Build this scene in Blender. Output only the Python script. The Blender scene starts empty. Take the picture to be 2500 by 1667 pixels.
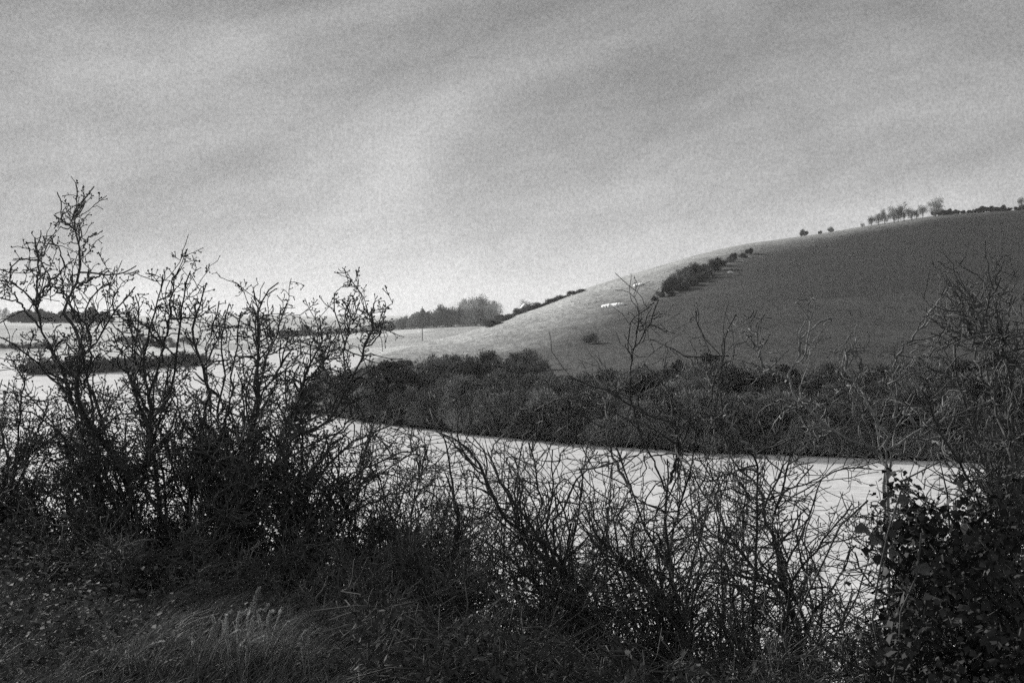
import bpy, math
import numpy as np

# ------------------------------------------------------------------ camera, sky, sun, exposure
F = 3434.0                 # focal length in photo pixels (photo is 2500 x 1667)
HOR = 770.0                # horizon row in the photo
EYE = 10.0                 # eye height above the water, metres
sc = bpy.context.scene
col = sc.collection

cam_d = bpy.data.cameras.new("camera")
cam_d.sensor_width = 36.0
cam_d.lens = 36.0 * F / 2500.0
cam_d.shift_y = -(833.5 - HOR) / 2500.0
cam_d.clip_start = 0.05
cam_d.clip_end = 20000.0
cam = bpy.data.objects.new("camera", cam_d)
cam.location = (0, 0, EYE)
cam.rotation_euler = (math.radians(90), 0, 0)
col.objects.link(cam)
sc.camera = cam

SUN_EL = math.radians(18.0)
SUN_AZ = math.radians(-38.0)        # from +Y (view direction), negative = to the left
w = bpy.data.worlds.new("World")
sc.world = w
w.use_nodes = True
nt = w.node_tree
nt.nodes.clear()


def N(tree, typ, **kw):
    n = tree.nodes.new(typ)
    for k, v in kw.items():
        setattr(n, k, v)
    return n


def MATH(tree, op, a, b=None, c=None, clamp=False):
    n = tree.nodes.new('ShaderNodeMath')
    n.operation = op
    n.use_clamp = clamp
    for i, v in enumerate((a, b, c)):
        if v is None:
            continue
        if isinstance(v, (int, float)):
            n.inputs[i].default_value = v
        else:
            tree.links.new(v, n.inputs[i])
    return n.outputs[0]


def NOISE(tree, vec, scale, detail=3.0, rough=0.5, dist=0.0):
    n = tree.nodes.new('ShaderNodeTexNoise')
    n.inputs['Scale'].default_value = scale
    n.inputs['Detail'].default_value = detail
    n.inputs['Roughness'].default_value = rough
    n.inputs['Distortion'].default_value = dist
    if vec is not None:
        tree.links.new(vec, n.inputs['Vector'])
    return n.outputs['Fac']


def RANGE(tree, v, a, b, c, d, smooth=True):
    n = tree.nodes.new('ShaderNodeMapRange')
    n.interpolation_type = 'SMOOTHSTEP' if smooth else 'LINEAR'
    tree.links.new(v, n.inputs[0])
    for i, x in enumerate((a, b, c, d)):
        n.inputs[1 + i].default_value = x
    return n.outputs[0]


SKY_STRENGTH = 0.1
CLOUD_OFF = (-3.3, -1.0, -0.2)
sky = N(nt, 'ShaderNodeTexSky', sky_type='NISHITA', sun_disc=False)
sky.sun_elevation = SUN_EL
sky.sun_rotation = SUN_AZ
sky.air_density = 1.0
sky.dust_density = 2.5
bw = N(nt, 'ShaderNodeRGBToBW')
nt.links.new(sky.outputs[0], bw.inputs[0])
tc = N(nt, 'ShaderNodeTexCoord')
sep = N(nt, 'ShaderNodeSeparateXYZ')
nt.links.new(tc.outputs['Generated'], sep.inputs[0])
zc = MATH(nt, 'MAXIMUM', sep.outputs[2], 0.0)
# broad soft cloud masses, tilted streaks
mp = N(nt, 'ShaderNodeMapping', vector_type='TEXTURE')
mp.inputs['Location'].default_value = CLOUD_OFF
mp.inputs['Rotation'].default_value = (0, math.radians(-15), 0)
mp.inputs['Scale'].default_value = (0.27, 0.27, 0.09)
nt.links.new(tc.outputs['Generated'], mp.inputs[0])
big = NOISE(nt, mp.outputs[0], 0.8, 2.0, 0.45, 0.5)
med = NOISE(nt, mp.outputs[0], 3.0, 5.0, 0.6, 0.3)
fine = NOISE(nt, tc.outputs['Generated'], 520.0, 2.0, 0.8)
cover = RANGE(nt, zc, -0.03, 0.065, 0.0, 1.0)               # the deck opens to a bright strip low down
cover = MATH(nt, 'MULTIPLY', cover, RANGE(nt, big, 0.22, 0.5, 0.8, 1.0))
deck = MATH(nt, 'ADD', RANGE(nt, big, 0.3, 0.72, 3.95, 2.65), RANGE(nt, med, 0.25, 0.75, 0.4, -0.4))
thin = RANGE(nt, zc, 0.02, 0.24, 1.15, 0.72)
deck = MATH(nt, 'MULTIPLY', deck, thin)
low = MATH(nt, 'ADD', MATH(nt, 'MULTIPLY', MATH(nt, 'MINIMUM', bw.outputs[0], 9.0), 0.1), 5.6)
mixn = N(nt, 'ShaderNodeMix', data_type='FLOAT')
nt.links.new(cover, mixn.inputs[0])
nt.links.new(low, mixn.inputs[2])
nt.links.new(deck, mixn.inputs[3])
lum = MATH(nt, 'MULTIPLY', mixn.outputs[0], RANGE(nt, fine, 0.25, 0.75, 0.76, 1.24, False))
bg = N(nt, 'ShaderNodeBackground')
bg.inputs['Strength'].default_value = SKY_STRENGTH
nt.links.new(lum, bg.inputs[0])
wo = N(nt, 'ShaderNodeOutputWorld')
nt.links.new(bg.outputs[0], wo.inputs[0])

sun_d = bpy.data.lights.new("sun", 'SUN')
sun_d.energy = 4.2
sun_d.angle = math.radians(1.5)
sun_d.color = (1.0, 0.985, 0.965)
sun = bpy.data.objects.new("sun", sun_d)
col.objects.link(sun)
from mathutils import Vector
sdir = Vector((math.sin(SUN_AZ) * math.cos(SUN_EL), math.cos(SUN_AZ) * math.cos(SUN_EL), math.sin(SUN_EL)))
sun.rotation_euler = (-sdir).to_track_quat('-Z', 'Y').to_euler()
sun.location = (-30, 20, 40)

vs = sc.view_settings
vs.view_transform = 'Standard'
vs.look = 'None'
vs.gamma = 1.0
vs.exposure = 0.4
vs.use_curve_mapping = False
sc.cycles.use_denoising = False
sc.cycles.max_bounces = 6
sc.cycles.volume_bounces = 1
sc.cycles.sample_clamp_indirect = 1.0
sc.cycles.sample_clamp_direct = 4.0
sc.cycles.use_adaptive_sampling = True
sc.cycles.adaptive_threshold = 0.045
sc.cycles.adaptive_min_samples = 40
sc.cycles.caustics_reflective = False
sc.cycles.caustics_refractive = False


# ------------------------------------------------------------------ helpers
def at(u, v, Y):
    return np.array([(u - 1250.0) / F * Y, Y, EYE - (v - HOR) / F * Y])


def tag(o, label=None, cat=None, group=None, kind=None):
    if label: o['label'] = label
    if cat: o['category'] = cat
    if group: o['group'] = group
    if kind: o['kind'] = kind
    return o


def empty(name, loc, rz=0.0, s=1.0):
    o = bpy.data.objects.new(name, None)
    o.empty_display_size = 0.2
    o.location = tuple(float(c) for c in loc)
    o.rotation_euler = (0, 0, rz)
    o.scale = (s, s, s)
    col.objects.link(o)
    return o


def mesh(name, verts, faces, mat=None, smooth=False):
    """verts (n,3) array; faces: (m,k) int array, or list of such arrays"""
    if not isinstance(faces, list):
        faces = [faces]
    faces = [np.asarray(f, dtype=np.int32) for f in faces if len(f)]
    m = bpy.data.meshes.new(name)
    verts = np.asarray(verts, dtype=np.float32)
    m.vertices.add(len(verts))
    m.vertices.foreach_set('co', verts.ravel())
    loops = np.concatenate([f.ravel() for f in faces])
    tot = np.concatenate([np.full(len(f), f.shape[1], np.int32) for f in faces])
    start = np.concatenate([[0], np.cumsum(tot)[:-1]]).astype(np.int32)
    m.loops.add(len(loops))
    m.loops.foreach_set('vertex_index', loops)
    m.polygons.add(len(tot))
    m.polygons.foreach_set('loop_start', start)
    m.polygons.foreach_set('loop_total', tot)
    if smooth:
        m.polygons.foreach_set('use_smooth', np.ones(len(tot), bool))
    m.update(calc_edges=True)
    if mat is not None:
        m.materials.append(mat)
    return m


def link(name, me, parent=None, loc=(0, 0, 0), rot=(0, 0, 0), scale=(1, 1, 1)):
    o = bpy.data.objects.new(name, me)
    o.location = tuple(float(c) for c in loc)
    o.rotation_euler = rot
    o.scale = scale
    col.objects.link(o)
    if parent is not None:
        o.parent = parent
    return o


def nrm(v):
    return v / np.maximum(np.linalg.norm(v, axis=-1, keepdims=True), 1e-9)


def tubes(P, R, k=3):
    """P (n,s,3), R (n,s) -> verts, [quads, tip/base caps]"""
    n, s, _ = P.shape
    T = np.empty_like(P)
    T[:, 1:-1] = P[:, 2:] - P[:, :-2]
    T[:, 0] = P[:, 1] - P[:, 0]
    T[:, -1] = P[:, -1] - P[:, -2]
    T = nrm(T)
    mean = nrm(P[:, -1] - P[:, 0])
    ax = np.eye(3)[np.argmin(np.abs(mean), axis=1)]
    ref = np.repeat(ax[:, None, :], s, axis=1)
    A = nrm(np.cross(T, ref))
    B = np.cross(T, A)
    ang = np.arange(k) * 2 * np.pi / k
    ring = (A[:, :, None, :] * np.cos(ang)[None, None, :, None] + B[:, :, None, :] * np.sin(ang)[None, None, :, None])
    V = P[:, :, None, :] + ring * R[:, :, None, None]
    V = V.reshape(-1, 3)
    base = (np.arange(n)[:, None, None] * s + np.arange(s - 1)[None, :, None]) * k
    j = np.arange(k)[None, None, :]
    j2 = (j + 1) % k
    q = np.stack([base + j, base + j2, base + k + j2, base + k + j], axis=-1).reshape(-1, 4)
    tip = ((np.arange(n) * s + s - 1) * k)[:, None] + np.arange(k)[None, :]
    return V, [q, tip]


def merge(parts):
    V, F_, off = [], {}, 0
    for v, fs in parts:
        V.append(v)
        for f in fs:
            F_.setdefault(f.shape[1], []).append(f + off)
        off += len(v)
    return np.concatenate(V), [np.concatenate(x) for x in F_.values()]


def catmull(pts, n):
    pts = np.asarray(pts, float)
    d = np.concatenate([[0], np.cumsum(np.linalg.norm(np.diff(pts, axis=0), axis=1))])
    t = np.linspace(0, d[-1], n)
    ext = np.vstack([2 * pts[0] - pts[1], pts, 2 * pts[-1] - pts[-2]])
    out = []
    for x in t:
        i = min(max(np.searchsorted(d, x) - 1, 0), len(pts) - 2)
        f = (x - d[i]) / max(d[i + 1] - d[i], 1e-9)
        p0, p1, p2, p3 = ext[i], ext[i + 1], ext[i + 2], ext[i + 3]
        out.append(0.5 * ((2 * p1) + (-p0 + p2) * f + (2 * p0 - 5 * p1 + 4 * p2 - p3) * f * f + (-p0 + 3 * p1 - 3 * p2 + p3) * f ** 3))
    return np.array(out)


def sow(P, R, rng, count, tmin=0.15, tmax=0.98, wt=None, frac=False, pw=1.0):
    """random points on polylines: positions, tangents, radii"""
    n, s, _ = P.shape
    L = np.linalg.norm(np.diff(P, axis=1), axis=2).sum(1)
    p = L if wt is None else L * wt
    idx = rng.choice(n, size=count, p=p / p.sum())
    t = (tmin + (tmax - tmin) * rng.random(count) ** pw) * (s - 1)
    i = np.minimum(t.astype(int), s - 2)
    f = (t - i)[:, None]
    a, b = P[idx, i], P[idx, i + 1]
    r = R[idx, i] * (1 - f[:, 0]) + R[idx, i + 1] * f[:, 0]
    if frac:
        return a + (b - a) * f, nrm(b - a), r, t / (s - 1)
    return a + (b - a) * f, nrm(b - a), r


def grow(P, R, rng, count, lmin, lmax, amin, amax, seg, wander, up, r0, r1, tmin=0.15, tmax=0.98, bias=None, rfrac=0.75, taper=0.2, rref=0.0):
    pos, tan, rad, tf_ = sow(P, R, rng, count, tmin, tmax, None, True, 1.1 if rref else 1.0)
    rnd = nrm(rng.normal(size=(count, 3)))
    perp = nrm(rnd - tan * (rnd * tan).sum(1, keepdims=True))
    a = np.radians(rng.uniform(amin, amax, count))[:, None]
    d = tan * np.cos(a) + perp * np.sin(a)
    L = (lmin + (lmax - lmin) * rng.random(count) ** 1.6) * (1.2 - taper * tf_)
    if rref:
        L = L * np.clip(rad / rref, 0.22, 1.0)
    step = (L / seg)[:, None]
    pts = [pos]
    vb = np.array([0, 0, up]) if bias is None else np.array([bias[0], bias[1], up])
    for k in range(seg):
        d = nrm(d + rng.normal(size=(count, 3)) * wander + vb)
        pts.append(pts[-1] + d * step)
    C = np.stack(pts, axis=1)
    rs = np.minimum(rad * rfrac, r0 * rng.uniform(0.7, 1.2, count))
    rs = np.maximum(rs, r1)
    f = np.linspace(0, 1, seg + 1)[None, :]
    return C, rs[:, None] * (1 - f) + r1 * f


def pebbles(pos, size, rng, stretch=1.5):
    """small bud-shaped octahedra"""
    n = len(pos)
    d = nrm(rng.normal(size=(n, 3)) + np.array([0, 0, 0.6]))
    r = nrm(np.cross(d, rng.normal(size=(n, 3))))
    q = np.cross(d, r)
    s = size[:, None]
    V = np.stack([pos + d * s * stretch, pos + r * s, pos + q * s, pos - r * s, pos - q * s, pos - d * s * stretch * 0.7], axis=1)
    f = np.array([[0, 1, 2], [0, 2, 3], [0, 3, 4], [0, 4, 1], [5, 2, 1], [5, 3, 2], [5, 4, 3], [5, 1, 4]])
    Fc = (np.arange(n)[:, None, None] * 6 + f[None]).reshape(-1, 3)
    return V.reshape(-1, 3), [Fc]


# ------------------------------------------------------------------ materials
def mat_basic(name, v, rough=0.85, var=0.35, scale=12.0, bump=0.0, bscale=60.0, tint=(0.985, 1.0, 0.995), coord='Object', spec=0.3, perobj=0.0):
    m = bpy.data.materials.new(name)
    m.use_nodes = True
    t = m.node_tree
    b = t.nodes['Principled BSDF']
    tcn = N(t, 'ShaderNodeTexCoord')
    f = NOISE(t, tcn.outputs[coord], scale, 5.0, 0.65)
    val = RANGE(t, f, 0.25, 0.75, v * (1 - var), v * (1 + var), False)
    if perobj:
        oi = N(t, 'ShaderNodeObjectInfo')
        val = MATH(t, 'MULTIPLY', val, RANGE(t, oi.outputs['Random'], 0, 1, 1 - perobj, 1 + perobj, False))
    cc = N(t, 'ShaderNodeCombineColor')
    for i in range(3):
        t.links.new(MATH(t, 'MULTIPLY', val, tint[i]), cc.inputs[i])
    t.links.new(cc.outputs[0], b.inputs['Base Color'])
    b.inputs['Roughness'].default_value = rough
    b.inputs['Specular IOR Level'].default_value = spec
    if bump:
        bn = N(t, 'ShaderNodeBump')
        bn.inputs['Strength'].default_value = bump
        bn.inputs['Distance'].default_value = 0.01
        t.links.new(NOISE(t, tcn.outputs[coord], bscale, 4.0, 0.6), bn.inputs['Height'])
        t.links.new(bn.outputs[0], b.inputs['Normal'])
    return m


M_bark = mat_basic('dark_bark', 0.08, var=0.6, scale=40.0, bump=0.6, bscale=180.0)
M_twig = mat_basic('dark_twig', 0.115, var=0.6, scale=9.0)
M_bark_pale = mat_basic('pale_lichened_bark', 0.25, var=0.7, scale=30.0, bump=0.6, bscale=160.0)
M_twig_pale = mat_basic('pale_twig', 0.2, var=0.7, scale=7.0)
M_bud = mat_basic('bud_scales', 0.06, var=0.4, scale=30.0)
M_cane = mat_basic('bramble_cane', 0.22, var=0.6, scale=14.0)
M_ivy = mat_basic('ivy_leaf', 0.036, rough=0.75, var=0.6, scale=6.0, spec=0.12, perobj=0.5)
M_ivy_pale = mat_basic('pale_ivy_leaf', 0.24, rough=0.7, var=0.4, scale=3.0, spec=0.15)  # paler tone for the large front leaves
M_bramble = mat_basic('bramble_leaf', 0.085, rough=0.8, var=0.85, scale=2.4, spec=0.12)
M_soil = mat_basic('dark_soil', 0.05, var=0.6, scale=3.0, bump=1.0, bscale=30.0)
M_grass = mat_basic('rough_grass', 0.16, var=0.75, scale=2.2)
M_plume = mat_basic('dry_seed_head', 0.42, var=0.35, scale=20.0)
M_scrub = mat_basic('grey_scrub_twigs', 0.145, var=0.6, scale=0.9, perobj=0.6)
M_scrub_pale = mat_basic('pale_scrub_twigs', 0.34, var=0.4, scale=0.9)
M_scrub_dark = mat_basic('dark_evergreen', 0.055, var=0.5, scale=0.9, perobj=0.3)
M_far = mat_basic('far_bare_crown_hazed', 0.42, var=0.5, scale=0.6, perobj=0.35)  # distance haze painted in as a paler crown colour
M_trunk = mat_basic('tree_trunk', 0.11, var=0.4, scale=2.0)
M_white = mat_basic('white_render', 0.78, var=0.08, scale=1.5)
M_slate = mat_basic('pale_slate', 0.75, var=0.2, scale=3.0)
M_glass = mat_basic('dark_glass', 0.04, rough=0.1, var=0.2, scale=2.0)
M_wood = mat_basic('weathered_wood', 0.12, var=0.4, scale=3.0)
M_wool = mat_basic('white_wool', 0.75, var=0.2, scale=8.0)
M_dark = mat_basic('dark_skin', 0.05, var=0.2, scale=8.0)
M_chalk = mat_basic('bare_chalk', 0.80, var=0.15, scale=0.4)


def mat_land():
    """hill land cover: 'pale' attribute 0 = dark rough pasture .. 1 = pale dry grass; 'mud' attribute = wet shore"""
    m = bpy.data.materials.new('hill_pasture')
    m.use_nodes = True
    t = m.node_tree
    b = t.nodes['Principled BSDF']
    tcn = N(t, 'ShaderNodeTexCoord')
    obj = tcn.outputs['Object']
    a = N(t, 'ShaderNodeAttribute', attribute_name='pale')
    n1 = NOISE(t, obj, 0.035, 5.0, 0.6)
    mpt = N(t, 'ShaderNodeMapping')
    mpt.inputs['Scale'].default_value = (1.0, 0.22, 0.6)
    t.links.new(obj, mpt.inputs[0])
    n2 = NOISE(t, mpt.outputs[0], 1.2, 3.0, 0.75)
    n4 = NOISE(t, mpt.outputs[0], 0.12, 4.0, 0.7)
    mp2 = N(t, 'ShaderNodeMapping')
    mp2.inputs['Scale'].default_value = (0.02, 0.16, 0.5)
    mp2.inputs['Rotation'].default_value = (0, 0, math.radians(-14))
    t.links.new(obj, mp2.inputs[0])
    n3 = NOISE(t, mp2.outputs[0], 1.0, 4.0, 0.6)       # contour-following sheep tracks and mowing lines
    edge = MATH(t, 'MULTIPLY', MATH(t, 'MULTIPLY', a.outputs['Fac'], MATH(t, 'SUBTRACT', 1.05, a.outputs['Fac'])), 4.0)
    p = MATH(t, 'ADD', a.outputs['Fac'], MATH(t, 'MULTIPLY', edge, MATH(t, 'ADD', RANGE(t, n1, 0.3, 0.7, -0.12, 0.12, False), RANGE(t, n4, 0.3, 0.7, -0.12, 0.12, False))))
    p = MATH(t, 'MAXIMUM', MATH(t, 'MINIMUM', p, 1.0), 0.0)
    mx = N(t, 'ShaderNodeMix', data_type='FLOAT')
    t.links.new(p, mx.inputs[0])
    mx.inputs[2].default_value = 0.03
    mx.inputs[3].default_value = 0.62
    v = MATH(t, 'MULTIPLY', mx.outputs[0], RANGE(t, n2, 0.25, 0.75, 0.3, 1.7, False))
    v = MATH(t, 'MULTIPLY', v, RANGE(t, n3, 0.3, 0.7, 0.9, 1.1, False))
    md = N(t, 'ShaderNodeAttribute', attribute_name='mud')
    v = MATH(t, 'MULTIPLY', v, RANGE(t, md.outputs['Fac'], 0, 1, 1.0, 0.22, False))
    cc = N(t, 'ShaderNodeCombineColor')
    for i, k in enumerate((0.985, 1.0, 0.985)):
        t.links.new(MATH(t, 'MULTIPLY', v, k), cc.inputs[i])
    t.links.new(cc.outputs[0], b.inputs['Base Color'])
    b.inputs['Roughness'].default_value = 0.95
    b.inputs['Specular IOR Level'].default_value = 0.1
    bn = N(t, 'ShaderNodeBump')
    bn.inputs['Strength'].default_value = 0.7
    bn.inputs['Distance'].default_value = 0.35
    t.links.new(NOISE(t, obj, 1.1, 5.0, 0.75), bn.inputs['Height'])
    t.links.new(bn.outputs[0], b.inputs['Normal'])
    return m


M_land = mat_land()


def mat_water():
    m = bpy.data.materials.new('silty_water_painted_shine')
    m.use_nodes = True
    t = m.node_tree
    b = t.nodes['Principled BSDF']
    tcn = N(t, 'ShaderNodeTexCoord')
    mp3 = N(t, 'ShaderNodeMapping')
    mp3.inputs['Scale'].default_value = (0.5, 0.75, 1.0)
    mp3.inputs['Rotation'].default_value = (0, 0, math.radians(6))
    t.links.new(tcn.outputs['Object'], mp3.inputs[0])
    n1 = NOISE(t, mp3.outputs[0], 1.6, 4.0, 0.65)
    n2 = NOISE(t, mp3.outputs[0], 0.12, 3.0, 0.6)
    v = RANGE(t, n1, 0.3, 0.7, 0.64, 1.0, False)  # ripple glints and sky brightness painted into the base colour
    v = MATH(t, 'MULTIPLY', v, RANGE(t, n2, 0.3, 0.7, 0.9, 1.1, False))
    cc = N(t, 'ShaderNodeCombineColor')
    for i in range(3):
        t.links.new(v, cc.inputs[i])
    t.links.new(cc.outputs[0], b.inputs['Base Color'])
    b.inputs['Roughness'].default_value = 0.4
    b.inputs['IOR'].default_value = 1.33
    bn = N(t, 'ShaderNodeBump')
    bn.inputs['Strength'].default_value = 0.8
    bn.inputs['Distance'].default_value = 0.12
    t.links.new(n1, bn.inputs['Height'])
    t.links.new(bn.outputs[0], b.inputs['Normal'])
    return m


M_water = mat_water()

# ------------------------------------------------------------------ setting: water, near bank, hill, far fields
RNG = np.random.default_rng(7)


def smooth_noise(x, y, seed, scale):
    r = np.random.default_rng(seed)
    out = 0
    for k in range(7):
        a = r.uniform(0, 2 * np.pi)
        fq = (0.6 + 1.5 * r.random()) / scale
        out = out + np.sin((x * np.cos(a) + y * np.sin(a)) * fq * 2 * np.pi + r.uniform(0, 6.28))
    return out / 7.0


wv = np.array([[-700, 14, 0], [700, 14, 0], [700, 620, 0], [-700, 620, 0]], float)
tag(link('water', mesh('water', wv, np.array([[0, 1, 2, 3]]), M_water)), kind='structure')


def bank_z(x, y):
    """height of the near bank"""
    u = 1250 + F * x / np.maximum(y, 3.0)
    yb = np.interp(u, [-800, 0, 450, 750, 1050, 1500, 2500, 4000], [12.5, 11.6, 10.6, 9.3, 7.2, 5.6, 4.6, 4.2])
    s = (y - yb) / 1.2
    soft = np.where(s > 20, s, np.log1p(np.exp(np.minimum(s, 20)))) * 1.2
    z = 8.42 - 0.42 * soft
    z = z + 0.05 * smooth_noise(x, y, 3, 2.3) + 0.025 * smooth_noise(x, y, 4, 0.7)
    return np.maximum(z, -1.6)


gx = np.linspace(-42, 42, 281)
gy = np.linspace(-12, 40, 209)
GX, GY = np.meshgrid(gx, gy, indexing='ij')
V = np.stack([GX, GY, bank_z(GX, GY)], -1).reshape(-1, 3)


def gridfaces(n, m):
    i, j = np.meshgrid(np.arange(n - 1), np.arange(m - 1), indexing='ij')
    a = i * m + j
    return np.stack([a, a + m, a + m + 1, a + 1], -1).reshape(-1, 4)


tag(link('near_bank_ground', mesh('near_bank_ground', V, gridfaces(281, 209), M_soil, True)), kind='structure')

# hill on the far bank: for each photo column the shore row, skyline row, and their distances
HU = [690, 740, 800, 870, 930, 1000, 1110, 1200, 1330, 1420, 1560, 1700, 1800, 1900, 2000, 2130, 2300, 2500, 2800, 3300, 3900]
HC = [1001, 990, 935, 890, 866, 846, 820, 792, 742, 706, 664, 622, 598, 585, 571, 549, 524, 512, 497, 500, 520]
HD = [150, 158, 178, 205, 230, 258, 300, 335, 385, 415, 450, 480, 498, 508, 518, 530, 545, 560, 575, 560, 540]
SU = [690, 740, 1000, 1300, 1500, 1700, 1900, 2300, 2500, 3900]
SY = [1003, 1008, 1043, 1074, 1090, 1104, 1110, 1124, 1131, 1190]
_su = np.linspace(690, 3900, 640)
SY = np.interp(_su, SU, SY) + 2.6 * smooth_noise(_su, _su * 0, 71, 190) + 1.6 * smooth_noise(_su, _su * 0, 72, 47) + 0.8 * smooth_noise(_su, _su * 0, 73, 17)
SU = _su
PT = [0, 0.1, 0.3, 0.55, 0.77, 1.0]
PP = [0, 0.06, 0.20, 0.50, 0.83, 1.0]


def hill_row(u, t):
    """distance and photo row of the hill's ground in column u at parameter t (0 shore .. 1 skyline)"""
    ys = np.interp(u, SU, SY)
    yc = np.interp(u, HU, HC)
    ds = F * EYE / (ys - HOR)
    dc = np.maximum(np.interp(u, HU, HD), ds + 1.0)
    zc_ = np.maximum(EYE - (yc - HOR) / F * dc, 0.05)
    bk = np.minimum(1.7, zc_ * 0.5)
    z = bk * np.minimum(t / 0.012, 1.0) ** 0.7 + (zc_ - bk) * np.interp(t, PT, PP)
    Yd_ = ds + (dc - ds) * t
    return Yd_, HOR + (EYE - z) / Yd_ * F


# smooth profile: resample with a blurred p(t)
_tt = np.linspace(0, 1, 400)
_pp = np.interp(_tt, PT, PP)
_k = np.ones(31) / 31
_pad = np.concatenate([2 * _pp[0] - _pp[15:0:-1], _pp, 2 * _pp[-1] - _pp[-2:-17:-1]])
_pp = np.convolve(_pad, _k, 'valid')
_pp = (_pp - _pp[0]) / (_pp[-1] - _pp[0])
PT, PP = _tt, _pp
_hu = np.linspace(690, 3900, 500)
_hc = np.interp(_hu, HU, HC)
_kc = np.ones(17) / 17
_hc2 = np.convolve(np.pad(_hc, 8, mode='edge'), _kc, 'valid')
_hc2[:8] = _hc[:8]
HDs = np.convolve(np.pad(np.interp(_hu, HU, HD), 8, mode='edge'), _kc, 'valid')
HU, HC, HD = _hu, _hc2, HDs


def hill_pt(u, t):
    Y, v = hill_row(u, t)
    return (u - 1250) / F * Y, Y, EYE - (v - HOR) / F * Y


def on_hill(u, v):
    """ground point of the hill seen at photo pixel (u, v)"""
    ts = np.linspace(0, 1, 200)
    Y, vv = hill_row(np.full(200, float(u)), ts)
    t = np.interp(-v, np.maximum.accumulate(-vv), ts)
    x, y, z = hill_pt(float(u), t)
    return np.array([x, y, z]), t


nu, ntt = 330, 120
uu = np.concatenate([np.linspace(690, 2600, 270), np.linspace(2620, 3900, 60)])
tt = np.concatenate([[0, .003, .007, .012], np.linspace(.02, 1, ntt - 4)])
U, T = np.meshgrid(uu, tt, indexing='ij')
X, Y, Z = hill_pt(U, T)
Z = Z + 0.25 * smooth_noise(X, Y, 11, 30) * np.clip(T * 6, 0, 1) * np.clip((1 - T) * 8, 0, 1)
# in front of the shore: a step down under the water; behind the crest: gentle back slope
pre = []
for dY, z0 in ((-6, -1.5), (-0.6, -0.25)):
    y0 = Y[:, 0] + dY
    pre.append(np.stack([(uu - 1250) / F * y0, y0, np.full(nu, z0)], -1))
post = []
for dY in (25, 80, 200, 500):
    y1 = Y[:, -1] + dY
    post.append(np.stack([(uu - 1250) / F * y1, y1, np.maximum(Z[:, -1] - 0.055 * dY - 0.00012 * dY * dY, -1.5)], -1))
body = np.stack([X, Y, Z], -1)
ALL = np.concatenate([np.stack(pre, 1), body, np.stack(post, 1)], axis=1)
m_ = ALL.shape[1]
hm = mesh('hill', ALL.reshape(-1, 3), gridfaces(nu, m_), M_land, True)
Vpix = HOR - (ALL[..., 2] - EYE) / ALL[..., 1] * F
Upix = 1250 + F * ALL[..., 0] / ALL[..., 1]


def sstep(x, a, b):
    t = np.clip((x - a) / (b - a), 0, 1)
    return t * t * (3 - 2 * t)


# sunlit spur nose and hill top painted as paler grass, shaded main slope dark
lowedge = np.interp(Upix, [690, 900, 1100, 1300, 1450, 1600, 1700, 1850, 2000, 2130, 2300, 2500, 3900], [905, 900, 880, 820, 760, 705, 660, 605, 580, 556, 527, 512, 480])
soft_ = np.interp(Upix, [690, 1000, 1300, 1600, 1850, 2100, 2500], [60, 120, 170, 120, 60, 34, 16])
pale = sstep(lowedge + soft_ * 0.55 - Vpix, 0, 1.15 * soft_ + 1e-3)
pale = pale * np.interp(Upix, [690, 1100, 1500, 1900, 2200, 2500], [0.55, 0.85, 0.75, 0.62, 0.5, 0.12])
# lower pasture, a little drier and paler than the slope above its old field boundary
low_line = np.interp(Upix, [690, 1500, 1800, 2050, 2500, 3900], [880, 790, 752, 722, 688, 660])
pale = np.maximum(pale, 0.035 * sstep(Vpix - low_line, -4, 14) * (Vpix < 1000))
pale = np.maximum(pale, pale * .0 + 0.085 * sstep(2150 - Upix, 0, 1000) * (Vpix < 1000))       # slope colour painted paler towards the sunlit spur
mud = np.zeros_like(pale)
mud[:, :2] = 1
mud[:, 2:9] = np.linspace(1, .3, 7)[None, :]
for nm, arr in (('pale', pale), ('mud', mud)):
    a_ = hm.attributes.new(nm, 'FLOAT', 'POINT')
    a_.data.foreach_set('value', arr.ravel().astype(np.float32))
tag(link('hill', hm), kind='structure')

# far fields beyond the water, out to the horizon
FU = np.array([-1800, 0, 250, 490, 620, 760, 1200, 3900], float)
FS = np.array([930, 922, 914, 893, 886, 884, 880, 880], float)
FTU = np.array([-1800, 0, 260, 500, 700, 760, 900, 1030, 1180, 1500, 3900], float)
FTY = np.array([783, 788, 787, 808, 820, 815, 807, 797, 790, 789, 786], float)


def far_row(u, t):
    ys = np.interp(u, FU, FS)
    yt = np.interp(u, FTU, FTY)
    ds = F * EYE / (ys - HOR)
    dt = 640.0
    Yd = ds + (dt - ds) * t
    v = ys + (yt - ys) * (1 - (1 - t) ** 1.5)
    return Yd, v


def on_far(u, v):
    ts = np.linspace(0, 1, 200)
    Yd, vv = far_row(np.full(200, float(u)), ts)
    t = np.interp(-v, -vv, ts)
    Yd, v2 = far_row(float(u), t)
    return at(u, v2, Yd)


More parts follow.
